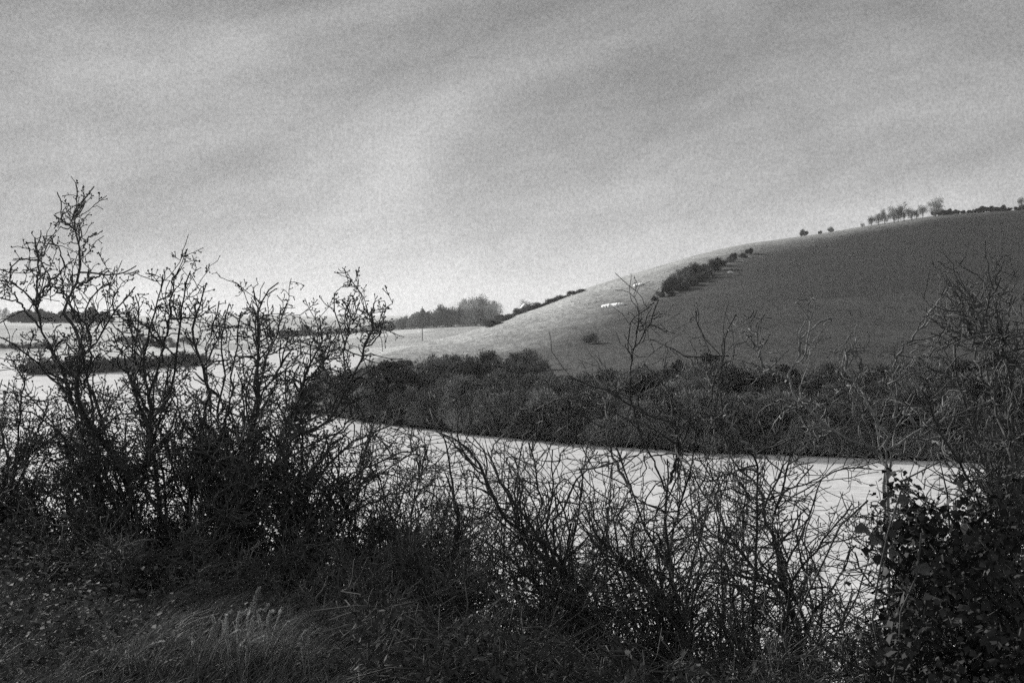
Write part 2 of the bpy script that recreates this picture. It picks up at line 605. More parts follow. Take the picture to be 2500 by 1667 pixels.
uf = np.linspace(-1800, 3900, 230)
tf = np.linspace(0, 1, 70)
U, T = np.meshgrid(uf, tf, indexing='ij')
Yd, vv = far_row(U, T)
body = np.stack([(U - 1250) / F * Yd, Yd, EYE - (vv - HOR) / F * Yd], -1)
body[..., 2] += 0.15 * smooth_noise(body[..., 0], body[..., 1], 21, 60) * np.clip(T * 5, 0, 1)
y0 = Yd[:, 0] - 8
pre = np.stack([(uf - 1250) / F * y0, y0, np.full(len(uf), -1.5)], -1)[:, None, :]
post = []
ztop = body[:, -1, 2]
for y1, k in ((800, 0.15), (1100, 0.4), (1700, 0.75), (3200, 1.0)):
    post.append(np.stack([(uf - 1250) / F * y1, np.full(len(uf), float(y1)), ztop * (1 - k) + 9.0 * k], -1))
ALLF = np.concatenate([pre, body, np.stack(post, 1)], axis=1)
fm = mesh('far_fields', ALLF.reshape(-1, 3), gridfaces(len(uf), ALLF.shape[1]), M_land, True)
Vp = HOR - (ALLF[..., 2] - EYE) / ALLF[..., 1] * F
Up = 1250 + F * ALLF[..., 0] / ALLF[..., 1]
fpale = 0.85 + 0.15 * np.sign(smooth_noise(ALLF[..., 0], ALLF[..., 1], 31, 240))
band = np.exp(-((Vp - np.interp(Up, [0, 120, 700], [852, 846, 838])) / 7.0) ** 2) * (Up < 130)
fpale = np.clip(fpale - 0.6 * band, 0, 1)
a_ = fm.attributes.new('pale', 'FLOAT', 'POINT')
a_.data.foreach_set('value', fpale.ravel().astype(np.float32))
a_ = fm.attributes.new('mud', 'FLOAT', 'POINT')
mu = np.zeros_like(fpale); mu[:, :2] = 1
a_.data.foreach_set('value', mu.ravel().astype(np.float32))
tag(link('far_fields', fm), kind='structure')


# bare chalk patches on the spur
def chalk_patch(u0, v0, u1, v1, thick, label):
    n = 26
    top, bot = [], []
    for k in range(n):
        f = k / (n - 1)
        u, v = u0 + (u1 - u0) * f, v0 + (v1 - v0) * f
        h = thick * (math.sin(math.pi * min(max(f, 0.02), 0.98)) ** 0.45) * (0.8 + 0.4 * RNG.random())
        for lst, dv in ((top, -h / 2), (bot, h / 2)):
            p, _ = on_hill(u, v + dv)
            lst.append(p + np.array([0, 0, 0.22]))
    a, b = np.array(top), np.array(bot)
    Vv = np.concatenate([a, b, a - [0, 0, .6], b - [0, 0, .6]])
    q = []
    for k in range(n - 1):
        q += [[k, n + k, n + k + 1, k + 1], [n + k, 3 * n + k, 3 * n + k + 1, n + k + 1], [k + 1, 2 * n + k + 1, 2 * n + k, k]]
    q += [[0, 2 * n, 3 * n, n], [n - 1, 2 * n - 1, 4 * n - 1, 3 * n - 1]]
    tag(link('chalk_scar', mesh('chalk_scar', Vv, np.array(q), M_chalk)), label, 'chalk scar', 'bare chalk scars on the spur')


chalk_patch(1468, 749, 1526, 743, 6, 'long white bare chalk strip low on the pale side of the hill')
chalk_patch(1546, 698, 1570, 694, 4.5, 'short faint chalk strip higher on the pale side of the hill')


# ------------------------------------------------------------------ trees and scrub on the far side
def crown_tris(rng, n, rx, rz, z0, lumps, ln, wd, fill=0.25, up=0.5, lo=-0.25):
    """loose crown of thin twig-like triangles clustered in uneven lumps; returns verts, faces"""
    th = rng.uniform(0, 2 * np.pi, lumps)
    ph = np.arccos(rng.uniform(lo, 1, lumps))
    rad = rng.uniform(0.35, 0.72, lumps)
    C = np.stack([np.sin(ph) * np.cos(th) * rad * rx, np.sin(ph) * np.sin(th) * rad * rx, np.cos(ph) * rad * rz + z0], -1)
    S = rng.uniform(0.28, 0.5, lumps)
    k = rng.integers(0, lumps, n)
    d = nrm(rng.normal(size=(n, 3)))
    r = rng.random(n) ** 0.45
    P = C[k] + d * (r * S[k])[:, None] * np.array([rx, rx, rz])
    out = nrm(d + rng.normal(size=(n, 3)) * 0.5 + np.array([0, 0, up]))
    L = ln * rng.uniform(0.4, 1.4, n)
    W = wd * rng.uniform(0.5, 1.5, n)
    big = rng.random(n) < fill
    W = np.where(big, W * 3.2, W)
    side = nrm(np.cross(out, rng.normal(size=(n, 3))))
    P = P - out * (L * 0.5)[:, None]
    Vv = np.stack([P - side * W[:, None] / 2, P + side * W[:, None] / 2, P + out * L[:, None]], 1).reshape(-1, 3)
    Vv[:, 2] = np.maximum(Vv[:, 2], 0.02)
    return Vv, [np.arange(3 * n).reshape(-1, 3)]


def limbs(rng, h, spread, n, r, z0=0.0):
    """trunk and main limbs"""
    P = []
    for k in range(n):
        a = rng.uniform(0, 6.28)
        s = spread * rng.uniform(0.3, 1.0) if k else spread * 0.1
        top = np.array([math.cos(a) * s, math.sin(a) * s, h * rng.uniform(0.7, 1.0)])
        b = np.array([0, 0, z0]) if k == 0 else np.array([math.cos(a) * s * 0.05, math.sin(a) * s * 0.05, z0 + h * rng.uniform(0.05, 0.3)])
        mid = b * 0.5 + top * 0.5 + np.array([0, 0, 0.12 * h]) * (k > 0)
        P.append(catmull([b, mid, top], 7))
    P = np.array(P)
    R = np.linspace(1, 0.2, 7)[None, :] * np.full((n, 1), r)
    R[1:] *= 0.55
    return tubes(P, R, 5)


def variant(seed, kind):
    rng = np.random.default_rng(seed)
    if kind == 'scrub':
        c = crown_tris(rng, 4600, 3.0, 2.9, 1.0, 17, 0.45, 0.06, 0.28)
        l = limbs(rng, 3.2, 1.9, 7, 0.07)
    elif kind == 'dense':
        c = crown_tris(rng, 3800, 2.4, 2.6, 1.2, 12, 0.34, 0.12, 0.5)
        l = limbs(rng, 2.6, 1.2, 5, 0.09)
    elif kind == 'round':
        c = crown_tris(rng, 3200, 3.7, 4.2, 4.6, 16, 0.5, 0.07, 0.25, 0.2, -.85)
        l = limbs(rng, 7.0, 2.0, 7, 0.16)
    else:                                   # tall narrow bare tree
        c = crown_tris(rng, 2200, 2.1, 4.3, 4.7, 13, 0.55, 0.06, 0.2, 0.6, -.9)
        l = limbs(rng, 8.0, 0.9, 6, 0.14)
    return c, l


VAR = {}
for kind, nvar in (('scrub', 7), ('dense', 4), ('round', 3), ('tall', 4)):
    for k in range(nvar):
        VAR[kind, k] = variant(100 + 17 * k + len(kind), kind)
VMESH = {}


def tree(name, kind, k, loc, size, mat, label, cat, group=None, wide=1.0, rz=None):
    key = (kind, k, mat.name)
    if key not in VMESH:
        c, l = VAR[kind, k]
        VMESH[key] = (mesh('crown', c[0], c[1], mat), mesh('trunk', l[0], l[1], M_trunk, True))
    r = empty(name, loc, RNG.uniform(0, 6.28) if rz is None else rz)
    r.scale = (size * wide, size * wide, size)
    link('crown', VMESH[key][0], r)
    link('trunk', VMESH[key][1], r)
    tag(r, label, cat, group)
    return r


# scrub belt on the far bank
TOPU = [735, 800, 900, 1000, 1150, 1280, 1330, 1420, 1520, 1620, 1735, 1850, 2000, 2120, 2250, 2500, 2700]
TOPY = [935, 895, 868, 862, 848, 850, 880, 900, 890, 884, 872, 882, 890, 880, 862, 840, 830]
u = 738.0
while u < 2530:
    ys = np.interp(u, SU, SY)
    top = np.interp(u, TOPU, TOPY)
    v = ys - 7
    row = 0
    while True:
        uj = u + RNG.uniform(-16, 16)
        vj = v + RNG.uniform(-3, 3)
        vj = min(vj, np.interp(uj, SU, SY) - 3)
        p, t = on_hill(uj, vj)
        scale = RNG.uniform(0.42, 0.85) * (0.8 if row == 0 else 1.0) * np.interp(u, [735, 900], [0.8, 1.0])
        hpx = 4.0 * scale / p[1] * F
        if vj - hpx < top - 12:
            scale = (vj - top) / F * p[1] / 4.0
            if scale < 0.33:
                break
        last = (vj - 4.0 * scale / p[1] * F) < top + 14
        k = int(RNG.integers(0, 7))
        dk = RNG.random() < 0.12
        where = ["at the far water's edge", 'low in the far bank thicket', 'midway up the far bank thicket', 'high in the far bank thicket'][min(row, 3)]
        if last: where = 'on the thicket top edge'
        zone = ['at its left tip', 'below the pale far field', 'below the farmhouse', 'below the chalk scars', 'below the diagonal hedge', 'behind the pale forked shrub', 'below the skyline tree row',
                'behind the ivy-hung shrub'][int(np.searchsorted([900, 1100, 1330, 1560, 1850, 2090, 2300], uj))]
        where = ('small ' if scale < .54 else 'large ', where + ', ' + zone)
        if dk:
            tree('scrub_bush', 'dense', k % 4, p - [0, 0, .12], scale * 1.25, M_scrub_dark, where[0] + 'dark dense bush ' + where[1], 'bush', where[0] + 'dark bushes ' + where[1])
        else:
            tree('scrub_bush', 'scrub', k, p - [0, 0, .12], scale, M_scrub, where[0] + 'grey scrub bush ' + where[1], 'bush', where[0] + 'grey scrub bushes ' + where[1])
        row += 1
        if last:
            break
        v -= RNG.uniform(25, 35) * (120.0 / p[1]) ** 0.5
    u += RNG.uniform(27, 39)

# ones that stand out in the scrub
p, _ = on_hill(1640, 1000)
tree('scrub_bush', 'scrub', 2, p, 0.62, M_scrub_pale, 'small pale leafless bush standing out in the dark far bank thicket', 'bush')
p, _ = on_hill(1737, 897)
tree('scrub_bush', 'dense', 1, p, .5, M_scrub_dark, 'round dark bush sticking up at the top edge of the thicket', 'bush')
p, _ = on_hill(1446, 838)
tree('scrub_bush', 'scrub', 2, p, 0.42, M_scrub, 'lone small grey bush on the open lower hillside', 'bush', wide=1.3)

# hedge running diagonally up the hill
path = catmull([(1598, 737, 0), (1640, 708, 0), (1700, 676, 0), (1752, 652, 0), (1790, 634, 0), (1828, 622, 0)], 16)
for i, q in enumerate(path):
    part_ = ('lower end', 'thick middle', 'thin upper end')[0 if i < 4 else (1 if i < 10 else 2)]
    for side in range(2 if i in (2, 3, 4, 5, 6, 7, 8) else 1):
        p, _ = on_hill(q[0] + RNG.uniform(-5, 5) + 16 * side, q[1] + RNG.uniform(-3, 3) + 7 * side)
        s = (np.interp(i, [0, 3, 8, 11, 15], [0.7, 1.15, 1.2, 0.85, 0.8])) * (0.75 if side else 1) * RNG.uniform(0.85, 1.15)
        tree('hedge_bush', 'dense' if RNG.random() < 0.45 else 'scrub', int(RNG.integers(0, 4)), p - [0, 0, .1], s * RNG.uniform(.5, .8), M_scrub_dark if RNG.random() < .6 else M_scrub,
             'bush in the ' + part_ + ' of the diagonal hedge running up the hillside', 'bush', 'bushes in the ' + part_ + ' of the diagonal hedge', wide=1.1)
# low hedge on the spur's skyline
path = catmull([(1195, 798, 0), (1235, 778, 0), (1275, 762, 0), (1335, 742, 0), (1375, 727, 0), (1420, 710, 0)], 30)
for i, q in enumerate(path):
    p, _ = on_hill(q[0], q[1] + 2)
    tree('hedge_bush', 'scrub', i % 7, p - [0, 0, .1], RNG.uniform(0.14, 0.5), M_scrub,
         'low grey bush along the skyline edge of the spur', 'bush', 'low bushes on the spur skyline', wide=RNG.uniform(1.2, 2.2))
# crest hedge at the right
for i, u_ in enumerate(np.linspace(2285, 2515, 15)):
    p, _ = on_hill(u_, np.interp(u_, HU, HC) + 1)
    tree('hedge_bush', 'dense', i % 4, p - [0, 0, .1], RNG.uniform(0.4, 0.75) * (1.5 if i == 7 else 1), M_scrub_dark,
         'dark bush in the hedge along the hill crest at right', 'bush', 'crest hedge bushes', wide=1.3)
# small bushes on the crest
for u_, s_, lab in ((1963, .75, 'small square-topped bush alone on the hill skyline'), (2002, .4, 'tiny faint bush on the skyline between two small bushes'), (2028, .6, 'small round bush on the skyline left of the tree row')):
    p, _ = on_hill(u_, np.interp(u_, HU, HC) + 2)
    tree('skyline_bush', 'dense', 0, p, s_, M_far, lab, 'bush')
# row of trees on the crest: (column, base row, height px, width factor)
CT = [(2106, 541, 16, 'round', .8), (2128, 541, 30, 'tall', 1.1), (2144, 540, 32, 'tall', 1.0), (2160, 538, 38, 'tall', 1.0), (2183, 535, 44, 'round', 0.75), (2193, 535, 36, 'tall', 1.0), (2207, 532, 46, 'tall', 1.1),
      (2226, 532, 32, 'tall', 1.1), (2238, 531, 28, 'tall', .9), (2253, 529, 40, 'round', .7), (2283, 524, 52, 'round', .85)]
for i, (u_, v_, h_, kd, wd) in enumerate(CT):
    p, _ = on_hill(u_, np.interp(u_, HU, HC) + 3)
    s = h_ / F * p[1] / (8.0 if kd == 'tall' else 8.0)
    lab = {0: 'smallest tree, at the left end of the skyline tree row', 10: 'largest round-headed tree at the right end of the skyline tree row'}.get(i, 'slim bare tree in the row on the hill skyline')
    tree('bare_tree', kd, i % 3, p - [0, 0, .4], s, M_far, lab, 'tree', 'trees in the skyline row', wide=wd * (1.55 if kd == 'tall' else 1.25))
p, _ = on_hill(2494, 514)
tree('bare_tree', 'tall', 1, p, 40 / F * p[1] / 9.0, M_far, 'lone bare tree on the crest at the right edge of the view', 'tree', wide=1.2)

# wood and hedges on the far fields
for i, u_ in enumerate(np.linspace(34, 262, 13)):
    p = on_far(u_, 788)
    tree('far_tree', 'dense', i % 4, p - [0, 0, .2], RNG.uniform(1.2, 2.0) * (0.9 if i > 11 else 1.0), M_scrub_dark, 'dark rounded tree in the small wood on the far left field', 'tree', 'trees of the far left wood', wide=1.25)
for i, u_ in enumerate((-30, -8, 12)):
    p = at(u_, 786, 800)
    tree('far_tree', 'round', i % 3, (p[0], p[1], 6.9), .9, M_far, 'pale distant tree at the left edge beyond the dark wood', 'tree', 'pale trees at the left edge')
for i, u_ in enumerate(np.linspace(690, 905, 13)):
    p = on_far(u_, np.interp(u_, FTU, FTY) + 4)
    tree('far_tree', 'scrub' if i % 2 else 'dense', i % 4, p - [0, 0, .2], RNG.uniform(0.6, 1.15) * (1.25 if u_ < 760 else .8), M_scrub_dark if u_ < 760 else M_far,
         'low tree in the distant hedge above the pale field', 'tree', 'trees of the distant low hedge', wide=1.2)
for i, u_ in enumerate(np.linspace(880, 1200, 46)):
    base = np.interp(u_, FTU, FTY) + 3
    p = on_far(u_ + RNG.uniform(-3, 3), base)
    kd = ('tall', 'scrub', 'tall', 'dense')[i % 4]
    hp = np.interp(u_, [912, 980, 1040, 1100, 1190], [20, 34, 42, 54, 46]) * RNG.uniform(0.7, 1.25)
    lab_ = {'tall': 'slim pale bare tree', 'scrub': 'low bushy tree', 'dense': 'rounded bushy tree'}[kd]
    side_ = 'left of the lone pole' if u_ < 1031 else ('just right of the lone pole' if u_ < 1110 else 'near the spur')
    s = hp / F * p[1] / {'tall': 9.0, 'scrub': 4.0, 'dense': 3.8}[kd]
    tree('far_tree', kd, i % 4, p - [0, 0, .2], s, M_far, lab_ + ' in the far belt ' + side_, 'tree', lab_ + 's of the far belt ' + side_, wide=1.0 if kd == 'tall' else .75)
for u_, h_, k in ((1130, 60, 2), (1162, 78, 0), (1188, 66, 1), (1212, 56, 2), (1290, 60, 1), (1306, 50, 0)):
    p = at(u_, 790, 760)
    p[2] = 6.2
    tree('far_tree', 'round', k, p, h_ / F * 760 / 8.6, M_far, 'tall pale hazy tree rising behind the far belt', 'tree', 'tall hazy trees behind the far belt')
for i, u_ in enumerate(np.linspace(70, 500, 26)):
    p = on_far(u_, np.interp(u_, FU, FS) - 4)
    tree('shore_bush', 'scrub' if i % 3 else 'dense', i % 4, p - [0, 0, .1], RNG.uniform(0.55, 0.85), M_scrub_dark, 'dark bush on the far left shore seen through the branches', 'bush', 'bushes on the far left shore', wide=1.3)
for i, u_ in enumerate(np.linspace(-60, 130, 7)):
    p = on_far(u_, 850)
    tree('field_bush', 'scrub', i % 7, p - [0, 0, .1], RNG.uniform(0.35, 0.6), M_scrub, 'low bush in the dim hedge across the far left field', 'bush', 'bushes of the far left field hedge', wide=1.6)
for i, u_ in enumerate(np.linspace(300, 470, 9)):
    p = on_far(u_, 842 + RNG.uniform(-8, 8))
    tree('field_bush', 'scrub', i % 7, p - [0, 0, .1], RNG.uniform(0.5, 0.8), M_scrub, 'bush on the far field behind the middle hawthorns', 'bush', 'bushes on the far middle field', wide=1.3)


# ------------------------------------------------------------------ small built things far off
def boxmesh(name, x0, x1, y0, y1, z0, z1, mat):
    v = np.array([[x, y, z] for x in (x0, x1) for y in (y0, y1) for z in (z0, z1)], float)
    f = np.array([[0, 1, 3, 2], [4, 6, 7, 5], [0, 4, 5, 1], [2, 3, 7, 6], [0, 2, 6, 4], [1, 5, 7, 3]])
    return mesh(name, v, f, mat)


def prism(name, prof, y0, y1, mat):
    n = len(prof)
    v = np.array([[x, y0, z] for x, z in prof] + [[x, y1, z] for x, z in prof], float)
    fs = [np.array([[i, (i + 1) % n, n + (i + 1) % n, n + i] for i in range(n)]), np.array([list(range(n))[::-1], list(range(n, 2 * n))])]
    return mesh(name, v, fs, mat)


# white farm building peeping over the spur
pc, _ = on_hill(1292, np.interp(1292, HU, HC))
hb = empty('farmhouse', (pc[0], pc[1] + 14, pc[2] - 1.0), 0.25, 0.66)
tag(hb, 'small white gabled farmhouse peeping over the spur skyline', 'house')
link('wall', prism('wall', [(-1.6, 0), (1.6, 0), (1.6, 2.3), (0, 3.9), (-1.6, 2.3)], -2, 2, M_white), hb, loc=(-1.6, 0, 0))
link('roof', prism('roof', [(-1.85, 2.2), (0, 4.05), (1.85, 2.2), (1.85, 2.42), (0, 4.27), (-1.85, 2.42)], -2.2, 2.2, M_slate), hb, loc=(-1.6, 0, 0))
link('wing', boxmesh('wing', 0, 5.6, -1.4, 1.4, 0, 2.0, M_white), hb, loc=(0.02, 0, 0))
wr = link('wing_roof', mesh('wing_roof', np.array([[-.1, -1.7, 1.95], [5.8, -1.7, 1.95], [5.8, 0, 2.9], [-.1, 0, 2.9], [-.1, 1.7, 1.95], [5.8, 1.7, 1.95]], float),
                           [np.array([[0, 1, 2, 3], [3, 2, 5, 4]]), np.array([[0, 3, 4], [1, 5, 2]])], M_white), hb, loc=(0.02, 0, 0.02))
link('chimney', boxmesh('chimney', 4.6, 5.2, -.3, .3, 2.4, 3.6, M_white), wr)
for x_ in (1.2, 3.6):
    wn = link('window', boxmesh('window', x_, x_ + .9, -1.44, -1.38, .9, 1.7, M_glass), hb)
    link('sill', boxmesh('sill', x_ - .06, x_ + .96, -1.5, -1.42, .8, .89, M_white), wn)

# pole in the pale far field
pp_ = on_far(1031, 832)
up_ = empty('utility_pole', pp_)
tag(up_, 'tall lone pole standing in the pale far field', 'pole')
hh = 84 / F * pp_[1]
link('post', mesh('post', *tubes(np.array([[[0, 0, z] for z in np.linspace(-.3, hh, 6)]]), np.array([np.linspace(.15, .11, 6)]), 8), M_wood, True), up_)
link('crossarm', boxmesh('crossarm', -.55, .55, -.16, -.04, hh - 1.0, hh - .8, M_wood), up_)
link('transformer', mesh('transformer', *tubes(np.array([[[0, -.38, hh - 3.9], [0, -.38, hh - 3.8], [0, -.38, hh - 1.6], [0, -.38, hh - 1.5]]]), np.array([[.02, .3, .3, .02]]), 10), M_wood, True), up_)
for x_ in (-.45, 0.45):
    link('insulator', mesh('insulator', *tubes(np.array([[[x_, -.1, hh - .8], [x_, -.1, hh - .7], [x_, -.1, hh - .55]]]), np.array([[.03, .07, .03]]), 6), M_white), up_)


def lathe_body(P, R, k=10):
    return tubes(np.array([P], float), np.array([R], float), k)


# sheep on the hillside
ps, _ = on_hill(1783, 672)
sh = empty('sheep', ps, 0.5)
tag(sh, 'single white sheep grazing on the dark hillside', 'sheep')
sb = link('body', mesh('body', *lathe_body([(-.62, 0, .62), (-.55, 0, .66), (-.3, 0, .68), (0, 0, .66), (.3, 0, .68), (.5, 0, .7), (.6, 0, .7)], [.04, .22, .31, .33, .31, .24, .08]), M_wool, True), sh)
link('head', mesh('head', *lathe_body([(.5, 0, .72), (.66, 0, .62), (.8, 0, .42), (.9, 0, .3)], [.14, .12, .1, .04]), M_wool, True), sh)
for x_ in (-.38, .36):
    for y_ in (-.14, .14):
        link('leg', mesh('leg', *lathe_body([(x_, y_, .5), (x_ - .02, y_, .25), (x_, y_, -.04)], [.08, .045, .04], 6), M_dark, True), sh)

# ------------------------------------------------------------------ foreground shrubs
def shrub(name, label, seed, Y, base, guides, n1, n2, n3, nspur, group=None, pale=False, cat='bush', l1=(.35, .95), l2=(.18, .5), l3=(.07, .24), up=0.1, depth=0.45,
          bias=None, r_twig=0.0036, bud=0.0065, low=0.15, auto=0, auto_len=1.2, auto_spread=0.7, wander=0.26, amin=25, amax=70, thin=(1, 1, 1, 1), rref=0.0, base_w=None):
    """guides: list of (thickness px at foot, [(u, v) from tip to foot]); auto: extra stems that rise from the base"""
    rng = np.random.default_rng(seed)
    n1, n2, n3, nspur = (int(a * b) for a, b in zip((n1, n2, n3, nspur), thin))
    xb = (base - 1250) / F * Y
    foot = np.array([xb, Y, float(bank_z(np.array(xb), np.array(Y)))])
    root = empty(name, foot)
    Ps, Rs = [], []
    for gi, (th, px) in enumerate(guides):
        px = px[::-1]
        Yf = Y + rng.uniform(-depth, depth) * 0.4
        Yt = Yf + rng.uniform(-depth, depth)
        n = len(px)
        pts = [at(uu_, vv_, Yf + (Yt - Yf) * i / (n - 1)) for i, (uu_, vv_) in enumerate(px)]
        if th >= 9:                                   # thick stems go down to the ground
            f2 = foot + np.array([rng.uniform(-.25, .25), rng.uniform(-.2, .2), -0.12])
            if np.linalg.norm(pts[0] - f2) > 0.25:
                pts = [f2, f2 * 0.45 + pts[0] * 0.55 + np.array([rng.uniform(-.06, .06), 0, .05])] + pts
        C = catmull(pts, 26)
        C[1:-1] += rng.normal(size=(24, 3)) * 0.006
        r0 = th * (.82 if rref else 1.0) * Y / F / 2
        rr = r0 * (1 - np.linspace(0, 1, 26) ** 1.1) + 0.0042 * np.linspace(0, 1, 26)
        rr *= 1 + 0.12 * rng.normal(size=26)
        Ps.append(C); Rs.append(np.maximum(rr, 0.003))
    if auto:
        f0 = foot + np.stack([rng.uniform(-.5, .5, auto) * (auto_spread if base_w is None else base_w), rng.uniform(-.35, .35, auto), np.full(auto, -.08)], -1)
        d = nrm(np.stack([rng.normal(size=auto) * auto_spread, rng.normal(size=auto) * 0.35, np.full(auto, 1.0)], -1))
        if bias is not None:
            d = nrm(d + np.array([bias[0] * 3, bias[1] * 3, 0]))
        L = auto_len * rng.uniform(0.6, 1.1, auto)
        for k in range(auto):
            pts = [f0[k]]
            dd = d[k]
            for s in range(25):
                dd = nrm(dd + rng.normal(size=3) * 0.16 + np.array([0, 0, 0.03]))
                pts.append(pts[-1] + dd * L[k] / 25)
            Ps.append(np.array(pts))
            r0 = rng.uniform(.007, .016)
            Rs.append(r0 * (1 - np.linspace(0, 1, 26)) + .0035)
    P0, R0 = np.array(Ps), np.array(Rs)
    mb, mt = (M_bark_pale, M_twig_pale) if pale else (M_bark, M_twig)
    f3 = foot[None, :]
    for C, rr in zip(P0, R0):
        v, f = tubes(C[None], rr[None], 6)
        link('stem', mesh('stem', v - f3, f, mb, True), root)
    P1, R1 = grow(P0, R0, rng, n1, l1[0], l1[1], amin, amax, 9, wander, up, .0085, .0038, low, .95, bias, taper=.6, rref=rref)
    v, f = tubes(P1, R1, 4)
    link('branches', mesh('branches', v - f3, f, mb, True), root)['kind'] = 'stuff'
    PA = np.concatenate([P0[:, ::3][:, :9], ], 0)
    P2, R2 = grow(P1, R1, rng, n2, l2[0], l2[1], amin, amax, 6, wander, up * .6, .0058, r_twig * .85, .05, .98)
    P2b, R2b = grow(P0, R0, rng, n2 // 3, l2[0], l2[1], amin, amax, 6, wander, up * .6, .006, r_twig * .85, .25, .99, taper=.5, rref=rref * .7)
    P2, R2 = np.concatenate([P2, P2b]), np.concatenate([R2, R2b])
    P3, R3 = grow(P2, R2, rng, n3, l3[0], l3[1], 30, 80, 4, .3, .05, .0042, r_twig * .7, .08, .98)
    PS, RS = grow(P3, R3, rng, nspur, .012, .05, 40, 85, 2, .2, .1, .0036, .003, .1, 1.0)
    PS2, RS2 = grow(P2, R2, rng, nspur // 2, .012, .05, 40, 85, 2, .2, .1, .0038, .003, .1, 1.0)
    tw = merge([tubes(P2, R2, 3), tubes(P3, R3, 3), tubes(PS, RS, 3), tubes(PS2, RS2, 3)])
    tag(link('twigs', mesh('twigs', tw[0] - f3, tw[1], mt), root), kind='stuff')
    tips = np.concatenate([PS[:, -1], PS2[:, -1], P3[:, -1]])
    bv, bf = pebbles(tips, bud * rng.uniform(.55, 1.25, len(tips)), rng)
    tag(link('buds', mesh('buds', bv - f3, bf, M_bud), root), kind='stuff')
    tag(root, label, cat, group)
    return root


# left: tall hawthorn
shrub('hawthorn', 'tallest bare hawthorn at far left with one long shoot against the sky', 1, 9.2, 330, [
    (22, [(230, 455), (211, 478), (190, 506), (181, 533), (185, 555), (191, 588), (200, 637), (190, 683), (181, 708), (156, 738), (153, 760), (174, 787), (190, 818), (199, 848), (198, 868), (190, 912), (187, 963), (200, 1004), (231, 1055), (272, 1096), (306, 1140), (322, 1220)]),
    (18, [(54, 628), (24, 662), (22, 680), (58, 711), (89, 744), (92, 765), (104, 815), (129, 855), (153, 897), (170, 970), (211, 1031), (255, 1082), (300, 1160)]),
    (8, [(109, 615), (95, 634), (92, 690), (90, 744)]),
    (7, [(121, 579), (143, 610), (155, 656), (120, 688), (100, 718), (92, 744)]),
    (5, [(133, 526), (160, 546), (185, 561)]),
    (5, [(236, 568), (215, 585), (199, 625)]),
    (11, [(-25, 800), (0, 824), (31, 839), (83, 876), (101, 897), (170, 970)]),
    (8, [(265, 660), (240, 675), (205, 690), (185, 703)]),
    (9, [(268, 692), (238, 715), (215, 745), (205, 800), (200, 850)]),
    (8, [(15, 690), (35, 720), (60, 755), (98, 800)]),
    (9, [(330, 700), (290, 745), (262, 790), (225, 850), (199, 880)]),
    (8, [(130, 700), (150, 720), (180, 760), (215, 800), (222, 870), (205, 940)]),
    (13, [(150, 960), (190, 1010), (220, 1060), (250, 1150), (310, 1270)]),
    (10, [(60, 950), (110, 1010), (170, 1090), (240, 1180), (310, 1260)]),
], 90, 900, 3300, 5200, group='hawthorns at left', thin=(1.7, .42, .33, .3), amin=35, amax=78, l1=(.22, .9), l2=(.08, .36), l3=(.03, .14), rref=.014, wander=.22, up=.05, auto=6, auto_len=1.6, auto_spread=1.2, base_w=1.5, depth=0.6, low=.28)

shrub('hawthorn', 'second bare hawthorn from the left with crooked twin stems', 2, 9.4, 440, [
    (17, [(398, 670), (398, 689), (383, 741), (370, 787), (361, 839), (346, 897), (357, 946), (367, 985), (364, 1052), (364, 1089), (354, 1140), (350, 1190)]),
    (16, [(465, 662), (450, 708), (441, 757), (438, 812), (430, 880), (420, 940), (408, 977), (381, 1007), (366, 1060)]),
    (20, [(505, 690), (492, 740), (470, 800), (492, 880), (508, 950), (503, 990), (493, 1055), (483, 1110), (470, 1190)]),
    (12, [(425, 940), (435, 990), (420, 1040), (418, 1080), (450, 1130), (462, 1190)]),
    (12, [(333, 1104), (380, 1092), (425, 1089), (476, 1098), (520, 1120)]),
    (9, [(330, 720), (340, 780), (330, 850), (335, 900), (350, 930)]),
    (9, [(300, 735), (320, 790), (325, 860), (330, 940), (358, 1010)]),
    (10, [(476, 1004), (476, 1031), (493, 1058), (490, 1092)]),
    (8, [(438, 655), (420, 690), (415, 760), (400, 850), (380, 930)]),
    (8, [(270, 800), (300, 870), (325, 950), (358, 1040)]),
], 100, 1000, 3400, 5200, group='hawthorns at left', thin=(1.7, .42, .33, .3), amin=35, amax=78, l1=(.22, .9), l2=(.08, .36), l3=(.03, .14), rref=.014, wander=.22, up=.05, auto=6, auto_len=1.6, auto_spread=1.2, base_w=1.5, depth=.6, low=.28)

shrub('hawthorn', 'third bare hawthorn from the left, spreading upright fan of branches', 3, 9.6, 585, [
    (18, [(680, 690), (655, 712), (637, 741), (634, 787), (631, 849), (629, 936), (633, 984), (615, 1040), (600, 1090), (590, 1180)]),
    (14, [(617, 700), (622, 740), (632, 800)]),
    (14, [(560, 740), (545, 790), (540, 850), (548, 930), (530, 1000), (536, 1050), (556, 1120), (575, 1200)]),
    (12, [(700, 740), (680, 800), (655, 860), (640, 920)]),
    (10, [(590, 760), (580, 830), (570, 900), (560, 990), (545, 1060)]),
    (10, [(705, 810), (690, 870), (670, 940), (640, 1000), (618, 1040)]),
    (9, [(535, 735), (520, 800), (500, 860), (505, 940)]),
    (9, [(660, 1010), (620, 1090), (595, 1160)]),
], 110, 1000, 3300, 5000, group='hawthorns at left', thin=(1.7, .42, .33, .3), amin=35, amax=78, l1=(.22, .9), l2=(.08, .36), l3=(.03, .14), rref=.014, wander=.22, up=.05, auto=6, auto_len=1.6, auto_spread=1.2, base_w=1.5, depth=.6, low=.28)

